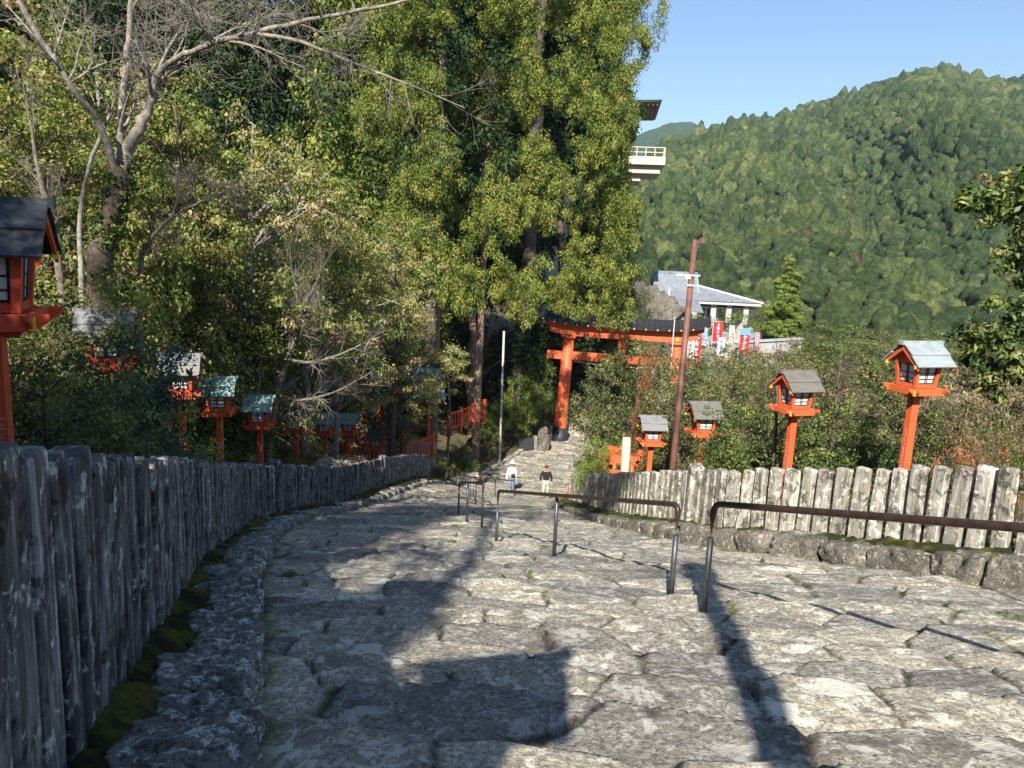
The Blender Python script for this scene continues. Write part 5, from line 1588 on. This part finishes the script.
# right side
GR = 'shrubs behind the right fence'
for key, px, py, d, w, lm, lb, nm in (
        ('ever_b', 642, 330, 30, 1.35, None, 'tall leafy shrub hiding the right pillar of the gate', 'tall_shrub'),
        ('ever_b', 607, 352, 34, 1.05, None, 'leafy shrub just right of the gate opening', 'tall_shrub'),
        ('ever', 597, 436, 25.5, .36, 'lf_lime', 'small bright green bush at the fence corner by the path', 'shrub'),
        ('ever', 655, 415, 28.5, .7, None, 'dark green bush behind the grey roofed small lantern', 'shrub'),
        ('ever_b', 690, 345, 27, 1.1, None, 'leafy shrub behind the rusty pole', 'tall_shrub'),
        ('olive', 738, 332, 30, 1.5, None, 'broad olive shrub between rusty pole and brown roofed lanterns', 'tall_shrub'),
        ('olive', 768, 352, 24, .85, None, 'olive shrub left of the second largest lantern', 'tall_shrub'),
        ('ever', 745, 400, 20, .75, None, 'dark green low bush behind the fence middle', 'shrub'),
        ('olive', 838, 332, 19, 1.15, None, 'sunlit olive shrub between the two largest right lanterns', 'tall_shrub'),
        ('olive', 880, 340, 23, 1.3, None, 'yellowish shrub just left of the pale blue roofed lantern', 'tall_shrub'),
        ('ever', 845, 400, 16.5, .6, None, 'dark bush at the fence between the two largest lanterns', 'shrub'),
        ('olive', 800, 340, 26, 1.4, None, 'olive shrub behind the second largest lantern', 'tall_shrub'),
        ('ever_b', 955, 395, 15, .55, None, 'bush with upright shoots right of the pale blue roofed lantern', 'shrub'),
        ('ever', 925, 410, 17.5, .6, None, 'green bush behind the post of the pale blue roofed lantern', 'shrub'),
        ('scrub', 1003, 425, 12.5, .65, 'lf_rust', 'rusty red leafed bush at the right edge above the fence', 'shrub'),
        ('scrub', 965, 432, 14.5, .6, 'lf_rust', 'low reddish bush left of the rusty edge bush', 'shrub'),
        ('ever', 1018, 395, 15, .35, None, 'small dark sapling beneath the right edge tree', 'shrub'),
        ('olive', 715, 350, 45, 1.3, None, 'distant olive shrub below the ramp', 'tall_shrub'),
        ('olive', 674, 338, 40, 1.5, None, 'shrub between the gate end and the rusty pole', 'tall_shrub')):
    plant(key, px, py, d, lb, 'shrub', GR, width=w, leafmat=M[lm] if lm else None, name=nm)
# orange leaves on a shrub by the gate beam
plant('ever_b', 650, 338, 28, 'orange leafed shrub in front of the gate beam end', 'shrub', None, .38, M['lf_orange'], name='orange_shrub')
GS = 'scrub on the slope right of the steps'
k = 0
for px, py, d, w, key, lm, lb in ((940, 372, 34, 2.2, 'scrub', None, 'pale brown scrub right of the pale blue roofed lantern'), (985, 362, 38, 2.4, 'scrub', None, 'pale brown scrub below the right edge tree'),
                         (1022, 380, 30, 2.0, 'scrub', None, 'brown scrub at the right edge of the photo'), (900, 385, 42, 2.2, 'scrub', 'lf_olive', 'greenish scrub left of the pale brown slope'),
                         (960, 400, 24, 1.5, 'scrub', 'lf_rust', 'orange-brown scrub low on the slope'), (1000, 400, 22, 1.4, 'scrub', None, 'dry scrub above the rusty leafed bush'),
                         (780, 338, 60, 2.6, 'scrub', 'lf_rust', 'reddish brown tree crowns left behind the second largest lantern'), (830, 340, 62, 2.8, 'scrub', 'lf_olive', 'olive scrub far behind the right lanterns'),
                         (880, 350, 60, 2.8, 'scrub', 'lf_olive', 'far olive scrub left of the tallest lantern'), (760, 345, 48, 1.8, 'olive', 'lf_olive', 'olive bush in front of the low grey wall'),
                         (1060, 360, 45, 3.0, 'scrub', None, 'brown scrub beyond the right edge'), (920, 395, 27, 1.5, 'scrub', 'lf_brown', 'brown scrub right behind the pale blue roofed lantern')):
    plant(key, px, py, d, lb, 'shrub', GS, width=w, leafmat=M[lm] if lm else None, name='scrub_bush')
plant('fir', 792, 252, 88, 'bright yellow-green conifer standing before the mountain', 'tree', None, 1.0, name='conifer_tree')
GT = 'trees on the far side of the slope'
for i_, (px, py, d) in enumerate([(735, 350, 62), (815, 344, 75), (850, 336, 90), (885, 340, 80), (915, 350, 66), (940, 342, 85), (975, 348, 70), (1005, 340, 88), (1040, 350, 64), (1080, 345, 80), (905, 362, 52), (868, 352, 58)]):
    plant(('olive', 'ever_b', 'ever')[i_ % 3], px, py - 13, d, ('olive tree crown far beyond the right fence, its top against the mountain foot', 'yellowish leafy crown far beyond the right fence', 'glossy green crown far beyond the right fence')[i_ % 3], 'tree', GT, width=2.0 + .3 * (i_ % 4), name='slope_tree')
GF = 'trees around the distant hall'
for key, px, py, d, w, lm, lb in (('ever', 738, 311, 90, 1.7, None, 'round green bush behind the far banners'), ('ever', 765, 318, 95, 1.8, None, 'green bush right of the far banners'),
                                  ('ever_b', 722, 318, 92, 1.4, None, 'bush below the hall columns'), ('olive', 632, 245, 66, 1.6, None, 'olive tree between cedar and hall mound'), ('ever_b', 645, 285, 72, 1.1, None, 'small bush on top of the pale rock mound'),
                                  ('ever', 700, 312, 95, 1.4, 'lf_ever', 'dark bush left of the hall columns'),
                                  ('ever_b', 815, 318, 110, 2.2, None, 'leafy tree right of the bright conifer'), ('olive', 760, 300, 120, 2.4, None, 'leafy tree behind the hall corner')):
    plant(key, px, py, d, lb, 'tree' if key != 'ever' else 'bush', GF, width=w, leafmat=M[lm] if lm else None, name='leafy_tree' if key != 'ever' else 'bush')

# broad leafed tree leaning in at the right edge
E_ = [(992, 165, 1045, 235), (960, 180, 1010, 215), (946, 185, 975, 205), (1005, 215, 1060, 290), (985, 290, 1050, 345), (965, 320, 1035, 400), (1010, 330, 1090, 400), (1050, 180, 1140, 330), (955, 325, 985, 350)]
custom_tree('broadleaf_tree', 'dark glossy tree reaching in from the right edge, coppery new leaves', 1085, 14.2, 190, [box_blob(a, b, c, d_, 14.2) for a, b, c, d_ in E_],
            24, .21, 50, .14, .42, M['lf_ever'], M['bark_dark'], 241, (.10, .08, .03), .45, tintmu=.55, tintsd=.28, r0=.02, shell=.2, rise=.1)
custom_tree('coppery_tree', 'sparse coppery leafed tree mixed into the dark right edge tree', 1075, 14.7, 250, [box_blob(a, b, c, d_, 14.4) for a, b, c, d_ in [(975, 170, 1030, 220), (960, 318, 1010, 360), (995, 350, 1040, 390), (1020, 200, 1060, 260)]],
            12, .12, 12, .115, .38, M['lf_rust'], M['bark_dark'], 245, (.06, .05, .02), .4, tintmu=.6, tintsd=.2, r0=.018, shell=.2, rise=.1)


# ------------------------------------------------------------------ bare trees
def bare(P, rad, rg, parts, depth, nsub, Ls, up=0.25, n=6, gravity=0.0):
    P = np.array(P, float)
    parts.append(tube_np(P, rad, n))
    if depth == 0: return
    L = np.linalg.norm(P[-1] - P[0])
    for k in range(nsub):
        t = rg.uniform(0.25, 1.0) * (len(P) - 1); i = min(int(t), len(P) - 2); f = t - i
        a = P[i] * (1 - f) + P[i + 1] * f; r = (rad[i] * (1 - f) + rad[i + 1] * f) * 0.6
        d = P[i + 1] - P[i]; d /= np.linalg.norm(d)
        s = d * 0.9 + unit(rg, 1)[0] * 0.85; s[2] += up * rg.uniform(-.3, 1) - gravity; s /= np.linalg.norm(s)
        l = Ls * rg.uniform(0.5, 1.2)
        pts = [a]
        for j in range(5):
            s = s + unit(rg, 1)[0] * 0.22 + np.array([0, 0, 0.06 - gravity * .3]); s /= np.linalg.norm(s)
            pts.append(pts[-1] + s * l / 5)
        rr = [max(.0022, r * q) for q in (1, .85, .68, .5, .34, .16)]
        bare(pts, rr, rg, parts, depth - 1, nsub, Ls * 0.52, up, 4 if depth < 3 else 5, gravity)


def smoothp(pts, rad, m=6):
    P = np.array(pts, float); t = np.arange(len(P)); q = np.linspace(0, len(P) - 1, (len(P) - 1) * m + 1)
    out = []
    for i in range(3):
        # catmull-rom
        y = P[:, i]; yy = np.concatenate([[2 * y[0] - y[1]], y, [2 * y[-1] - y[-2]]])
        k = np.minimum(q.astype(int), len(P) - 2); f = q - k
        p0, p1, p2, p3 = yy[k], yy[k + 1], yy[k + 2], yy[k + 3]
        out.append(.5 * (2 * p1 + (p2 - p0) * f + (2 * p0 - 5 * p1 + 4 * p2 - p3) * f * f + (3 * p1 - p0 - 3 * p2 + p3) * f ** 3))
    return np.stack(out, 1), list(np.interp(q, t, rad))


def bare_tree(label, stems, mat, seed, mossy=None):
    rg = np.random.default_rng(seed)
    base = at(*stems[0][0][0]); z = gz(base[0], base[1]); R0 = np.array([base[0], base[1], z])
    root = empty('bare_tree', R0); tag(root, label, 'tree')
    for k, (pts, rad, depth, nsub, Ls, up, grav) in enumerate(stems):
        P = np.array([at(*p) for p in pts]) - R0
        if k == 0: P[0][2] = -.3
        P, r = smoothp(P, rad)
        P[1:-1] += rg.normal(size=(len(P) - 2, 3)) * np.array(r)[1:-1, None] * .18
        parts = []; bare(P, r, rg, parts, depth, nsub, Ls, up, 10, grav)
        V, F = merge(parts)
        nzv = fbm(V[:, 0] * 7, V[:, 1] * 7, V[:, 2] * 5, 4, 9)
        if k == 0 and mossy: V = V + (unit(np.random.default_rng(1), len(V)) * .012) + nzv[:, None] * np.array([.035, .035, 0])
        o_ = obj('trunk' if k == 0 else 'limb', mesh_np('limb', V, F, mossy if (mossy and k == 0) else mat, True), root)
        if k == 0 and mossy:
            iv = P[rg.integers(0, len(P) - 4, 150)] + unit(rg, 150) * np.array([.17, .17, .3])
            obj('climbing_ivy', crown_mesh('ivy', iv, .11, 26, .06, .7, M['lf_ever'], 77, tintmu=.5, tintsd=.25), root)


bare_tree('old forked tree with a thick mossy trunk and bare limbs, top left', [
    ([(96, 330, 12.2), (100, 270, 12.2), (110, 225, 12.1), (118, 190, 12), (124, 165, 12)], [.19, .17, .155, .15, .12], 0, 0, 1, 0, 0),
    ([(118, 190, 12), (120, 140, 12), (124, 80, 12), (130, 20, 12), (133, -60, 12)], [.085, .06, .048, .04, .03], 3, 7, 1.3, .3, 0),
    ([(120, 185, 12), (128, 150, 12), (150, 105, 11.8), (160, 70, 11.6), (200, 48, 11), (255, 33, 10.6), (320, 18, 10.3), (400, 2, 10), (470, -20, 9.8)], [.11, .095, .075, .045, .04, .035, .028, .02, .012], 3, 11, 1.5, -.1, .12),
    ([(118, 180, 12), (100, 125, 11.5), (70, 85, 11), (35, 30, 10.8), (10, -20, 10.6)], [.06, .05, .042, .035, .03], 3, 7, 1.0, .2, 0),
    ([(88, 345, 12.4), (80, 250, 12.4), (82, 200, 12.4), (95, 150, 12.2), (113, 110, 12)], [.045, .04, .035, .03, .02], 2, 5, .8, .2, 0),
    ([(255, 33, 10.6), (300, 42, 10.4), (350, 62, 10.2), (410, 85, 10), (465, 108, 9.8)], [.03, .026, .02, .014, .006], 2, 9, .8, 0, .1)], M['bark_pale'], 401, M['bark'])
bare_tree('grey-barked bare tree with a fan of twigs leaning right, behind the lanterns', [
    ([(262, 450, 24), (275, 400, 24), (290, 350, 23.8), (300, 315, 23.6), (318, 280, 23.5)], [.12, .11, .09, .07, .04], 3, 9, 2.0, .5, 0),
    ([(276, 395, 24), (300, 400, 23), (335, 392, 22.5), (372, 372, 22)], [.06, .045, .03, .012], 2, 12, 1.0, .2, 0),
    ([(285, 360, 23.8), (315, 362, 23), (350, 350, 22.6), (385, 330, 22.2)], [.06, .045, .03, .01], 2, 12, 1.0, .3, 0),
    ([(250, 440, 23.5), (258, 390, 23.5), (262, 330, 23.5), (255, 300, 23.5)], [.07, .06, .04, .02], 2, 8, 1.0, .3, 0)], M['bark_mid'], 402)
bare_tree('slanting bare grey-brown trunk behind the large dark roofed lantern', [
    ([(62, 330, 13.5), (58, 260, 13.4), (52, 215, 13.2), (40, 180, 13), (30, 120, 12.8)], [.075, .065, .055, .04, .02], 3, 7, 1.1, .4, 0)], M['bark_mid'], 403)
bare_tree('thin bare sapling with a brush of fine twigs above the grey roofed lanterns', [
    ([(135, 340, 13), (140, 290, 13), (148, 245, 12.8), (175, 215, 12.4), (225, 192, 12)], [.05, .045, .04, .03, .01], 3, 10, .75, .1, 0)], M['bark_mid'], 404)
bare_tree('thin bare sapling standing behind the right fence, left of the second lantern', [
    ([(832, 462, 17), (834, 430, 17), (838, 385, 17), (842, 350, 17)], [.06, .05, .035, .015], 3, 7, .9, .3, 0)], M['bark'], 405)
bare_tree('slender bare stem right of the brown roofed lantern', [
    ([(776, 468, 18), (775, 440, 18), (777, 390, 18), (776, 355, 18)], [.04, .035, .028, .01], 2, 6, .7, .3, 0)], M['bark'], 406)

# trees behind the camera that shade the left fence and lower bank
def shade_tree(x, y, h, label, sx, key='maple', lm='lf_ever'):
    tm, cm, hh = TPL[key]; z = gz(x, y); root = empty('shade_tree', (x, y, z), x); root.scale = (sx, sx, h / hh); tag(root, label, 'tree', 'trees behind the camera')
    tree_parts(root, tm, cm, M[lm])
    if key == 'umbrella': root.rotation_euler = (0, 0, 0)


template('umbrella', 16, [(-2.0, 0, 14.2, 3.4, 1.8, 1.0), (.8, .5, 14.0, 2.6, 1.7, .9), (-5.0, -.4, 14.0, 2.8, 1.8, .9)],
         1.6, .55, 90, .2, .5, M['lf_ever'], M['bark_dark'], 190, [(0, 0, -.5), (.2, 0, 7), (-2.5, 0, 13.6)], (.17, .12, .08), .2)
shade_tree(-4.6, -14.0, 17.0, 'tall flat topped tree far up the steps behind the camera', 1.0, 'umbrella')
shade_tree(-8.1, -8.6, 12.0, 'tall cedar behind the camera shading the left half of the steps', .62, 'cedar')
shade_tree(-4.5, -4.2, 6.5, 'smaller evergreen behind the camera shading the left fence', 1.15, 'ever')
shade_tree(-3.1, -4.7, 4.8, 'low evergreen behind the camera shading the foot of the left kerb', .26, 'cedar')
shade_tree(-5.5, -1.0, 6.0, 'bushy evergreen left of the camera shading the near lanterns', 1.1, 'ever')
shade_tree(-7.6, 3.2, 7.0, 'evergreen left of the picture shading the lantern row', 1.2, 'ever')

# undergrowth and dead leaves on the banks
def scatter_strip(name, n, fx, fy, size, mat, seed, lift=0.03):
    rg = np.random.default_rng(seed)
    y = fy(rg, n); x = fx(rg, y)
    z = G(x, y) + lift
    C = np.stack([x, y, z], 1)
    V, F, ti, hu = leaf_cloud(C, np.full((n, 3), [.10, .10, .07]), 14, size, .45, rg, rg.random(n), upb=.8)
    tag(obj(name, mesh_np(name, V, F, mat, False, {'tint': ti, 'hue': hu})), kind='stuff')


scatter_strip('undergrowth', 6000, lambda r, y: XL(y) - 1.3 - r.random(len(y)) ** 1.3 * 9, lambda r, n: r.uniform(2, 46, n), .09, M['lf_ever'], 501, .05)
scatter_strip('fallen_leaves', 5000, lambda r, y: XL(y) - 1.1 - r.random(len(y)) * 8, lambda r, n: r.uniform(2, 50, n), .07, M['lf_brown'], 502)
scatter_strip('undergrowth', 7000, lambda r, y: XR(y) + 1.3 + r.random(len(y)) ** 1.2 * 22, lambda r, n: r.uniform(5, 60, n), .11, M['lf_olive'], 503, .08)
scatter_strip('fallen_leaves', 5000, lambda r, y: XR(y) + 1.1 + r.random(len(y)) * 20, lambda r, n: r.uniform(5, 60, n), .09, M['lf_brown'], 504, .05)


# ------------------------------------------------------------------ mountain with its forest
def polar(name, az0, az1, d0, d1, na, nd, fz, mat):
    az = np.linspace(az0, az1, na); dd = np.linspace(d0, d1, nd)
    A_, D_ = np.meshgrid(az, dd, indexing='xy'); X = D_ * np.sin(A_); Y = D_ * np.cos(A_); Z = fz(X, Y)
    i = (np.arange(nd - 1)[:, None] * na + np.arange(na - 1)[None]).ravel()
    return tag(obj(name, mesh_np(name, np.stack([X.ravel(), Y.ravel(), Z.ravel()], 1), np.stack([i, i + 1, i + 1 + na, i + na], 1), mat, True)), kind='structure')


msoil = m_plain('forest_floor', (0.03, 0.04, 0.016), 0.95, 0.4, 0.05)
polar('mountain', -0.15, 0.95, 150, 1250, 150, 170, mountain_z, msoil)


def ico(sub):
    bm = bmesh.new(); bmesh.ops.create_icosphere(bm, subdivisions=sub, radius=1.0)
    V = np.array([v.co[:] for v in bm.verts]); F = np.array([[v.index for v in f.verts] for f in bm.faces]); bm.free(); return V, F


rg = np.random.default_rng(77)
near_c, far_c = [], []
d = 165.0
while d < 1000:
    sp = 3.9 + 2.4 * sst(250, 800, d)
    a = 0.02 + rg.random() * sp / d
    while a < 0.72:
        dr = 620 + 330 * sst(0.1, 0.6, a) + 40 * math.sin(a * 9)
        if d < dr + 14:
            aa = a + rg.normal() * .30 * sp / d; ddd = d + rg.normal() * .30 * sp
            (near_c if d < 520 else far_c).append((aa, ddd, sp))
        a += sp / d * (0.8 + 0.4 * rg.random())
    d += sp * .92
def forest(lst, sub, name_seed):
    L = np.array(lst); x = L[:, 0]; X = L[:, 1] * np.sin(x); Y = L[:, 1] * np.cos(x); Z = mountain_z(X, Y)
    n = len(L); V0, F0 = ico(sub); rg = np.random.default_rng(name_seed)
    conif = rg.random(n) < (0.25 + 0.35 * (fbm(X / 90, Y / 90, 0, 2, 8) > 0.1))
    r = L[:, 2] * np.clip(rg.lognormal(-.68, .30, n), .28, 1.05); hz = r * np.where(conif, rg.uniform(1.1, 1.5, n), rg.uniform(.8, 1.1, n))
    ph = rg.random(n) * 50
    m = len(V0)
    P = np.broadcast_to(V0, (n, m, 3)).copy()
    z = P[:, :, 2]
    tap = np.where(conif[:, None], np.clip(.85 - .32 * z, .3, 1.2), 1.0)
    nz = vn(P[:, :, 0] * 1.9 + ph[:, None], P[:, :, 1] * 1.9 + ph[:, None], P[:, :, 2] * 1.9, 3) + .6 * vn(P[:, :, 0] * 4.2 + ph[:, None], P[:, :, 1] * 4.2, P[:, :, 2] * 4.2, 4)
    s = 1 + .30 * nz
    P[:, :, 0] = P[:, :, 0] * tap * s * r[:, None] + X[:, None]
    P[:, :, 1] = P[:, :, 1] * tap * s * r[:, None] + Y[:, None]
    P[:, :, 2] = P[:, :, 2] * s * hz[:, None] + (Z + hz * .55 + 1.5 * rg.random(n))[:, None]
    t = np.clip(.42 + .17 * rg.normal(size=n) + .20 * fbm(X / 60, Y / 60, 0, 3, 12), .02, .93)
    t = np.where((rg.random(n) < .014) & (r < 2.4), 1.0, t)
    tint = np.clip(t[:, None] + .07 * nz, 0, 1); hue = np.clip(.5 + .2 * rg.normal(size=n)[:, None] + 0 * nz, 0, 1)
    F = (F0[None] + (np.arange(n) * m)[:, None, None]).reshape(-1, 3)
    return P.reshape(-1, 3), F, tint.ravel(), hue.ravel()


p1 = forest(near_c, 3, 1); p2 = forest(far_c, 2, 2)
V = np.concatenate([p1[0], p2[0]]); F = np.concatenate([p1[1], p2[1] + len(p1[0])])
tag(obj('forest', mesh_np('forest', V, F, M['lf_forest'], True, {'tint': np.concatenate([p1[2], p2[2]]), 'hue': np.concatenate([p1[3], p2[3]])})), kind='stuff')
print('forest crowns', len(near_c), len(far_c))

_f = np.array([at(a, b, 1.0) for a, b in [(380, 200), (560, 180), (640, 133), (671, 122), (693, 123), (740, 150), (900, 230)]])
FAZ = np.arctan2(_f[:, 0], _f[:, 1]); FEL = _f[:, 2] / np.hypot(_f[:, 0], _f[:, 1])


def far_hill(x, y):
    az = np.arctan2(x, y); dist = np.hypot(x, y); zr = np.interp(az, FAZ, FEL) * 2300
    t = np.clip((dist - 1500) / 800, 0, 1)
    return -40 + (zr + 40) * t + 6 * fbm(x / 60, y / 60, 0, 4, 21) * t + 25 * fbm(az * 25, dist / 500, 0, 2, 22) * np.sin(t * math.pi) - np.clip(dist - 2300, 0, 900) * .3


mh = NT('far_forest'); v_ = mh.coord()
cc = mh.ramp(mh.noise(v_, .06, 8, .7), [(.35, (.02, .04, .015)), (.65, (.06, .09, .03))]); mh.bump(mh.noise(v_, .08, 8, .75), 1.0, 9)
polar('far_hills', -0.5, 0.7, 1500, 2900, 260, 120, far_hill, mh.out(cc, .95, 0, .1))

# ------------------------------------------------------------------ air, sky, sun, camera
HAZE = 0.00013
if HAZE > 0:
    m = MB(); m.box((0, 700, 200), (7000, 7000, 640)); hz = m.build('haze', [], None); tag(hz, kind='stuff')
    hm = bpy.data.materials.new('haze_air'); hm.use_nodes = True; nt = hm.node_tree; nt.nodes.clear()
    o = nt.nodes.new('ShaderNodeOutputMaterial'); pv = nt.nodes.new('ShaderNodeVolumePrincipled')
    pv.inputs['Color'].default_value = (.66, .82, 1.0, 1); pv.inputs['Density'].default_value = HAZE; pv.inputs['Anisotropy'].default_value = .2
    nt.links.new(pv.outputs[0], o.inputs['Volume']); hz.data.materials.append(hm)

EL, AZ = 37 * D2R, 11 * D2R          # light travels towards +Y, 11 degrees to the right
sd = Vector((math.sin(AZ) * math.cos(EL), math.cos(AZ) * math.cos(EL), -math.sin(EL)))
sl = bpy.data.lights.new('sun', 'SUN'); sl.energy = 5.0; sl.angle = 0.47 * D2R; sl.color = (1.0, 0.95, 0.86)
so = bpy.data.objects.new('sun', sl); COL.objects.link(so); so.rotation_euler = sd.to_track_quat('-Z', 'Y').to_euler(); so.location = (0, -20, 40)
w = bpy.data.worlds.new('World'); scn.world = w; w.use_nodes = True
bg = w.node_tree.nodes['Background']; sky = w.node_tree.nodes.new('ShaderNodeTexSky'); sky.sky_type = 'NISHITA'; sky.sun_disc = False
sky.sun_elevation = EL; sky.sun_rotation = math.pi + AZ; sky.altitude = 300; sky.air_density = 1.0; sky.dust_density = 0.1; sky.ozone_density = 3.5
w.node_tree.links.new(sky.outputs[0], bg.inputs[0]); bg.inputs[1].default_value = 0.072

cam = bpy.data.cameras.new('camera'); co = bpy.data.objects.new('camera', cam); COL.objects.link(co)
cam.sensor_width = 36; cam.lens = FPX / 1024 * 36; cam.clip_start = 0.05; cam.clip_end = 12000
Rm = Matrix(((CR[0], CU[0], -CF[0]), (CR[1], CU[1], -CF[1]), (CR[2], CU[2], -CF[2])))
co.matrix_world = Rm.to_4x4(); scn.camera = co
scn.view_settings.view_transform = 'Standard'; scn.view_settings.look = 'None'; scn.view_settings.exposure = 1.2; scn.view_settings.gamma = 1.0
scn.cycles.max_bounces = 8; scn.cycles.diffuse_bounces = 3; scn.cycles.transparent_max_bounces = 6; scn.cycles.volume_bounces = 0
scn.cycles.use_denoising = True
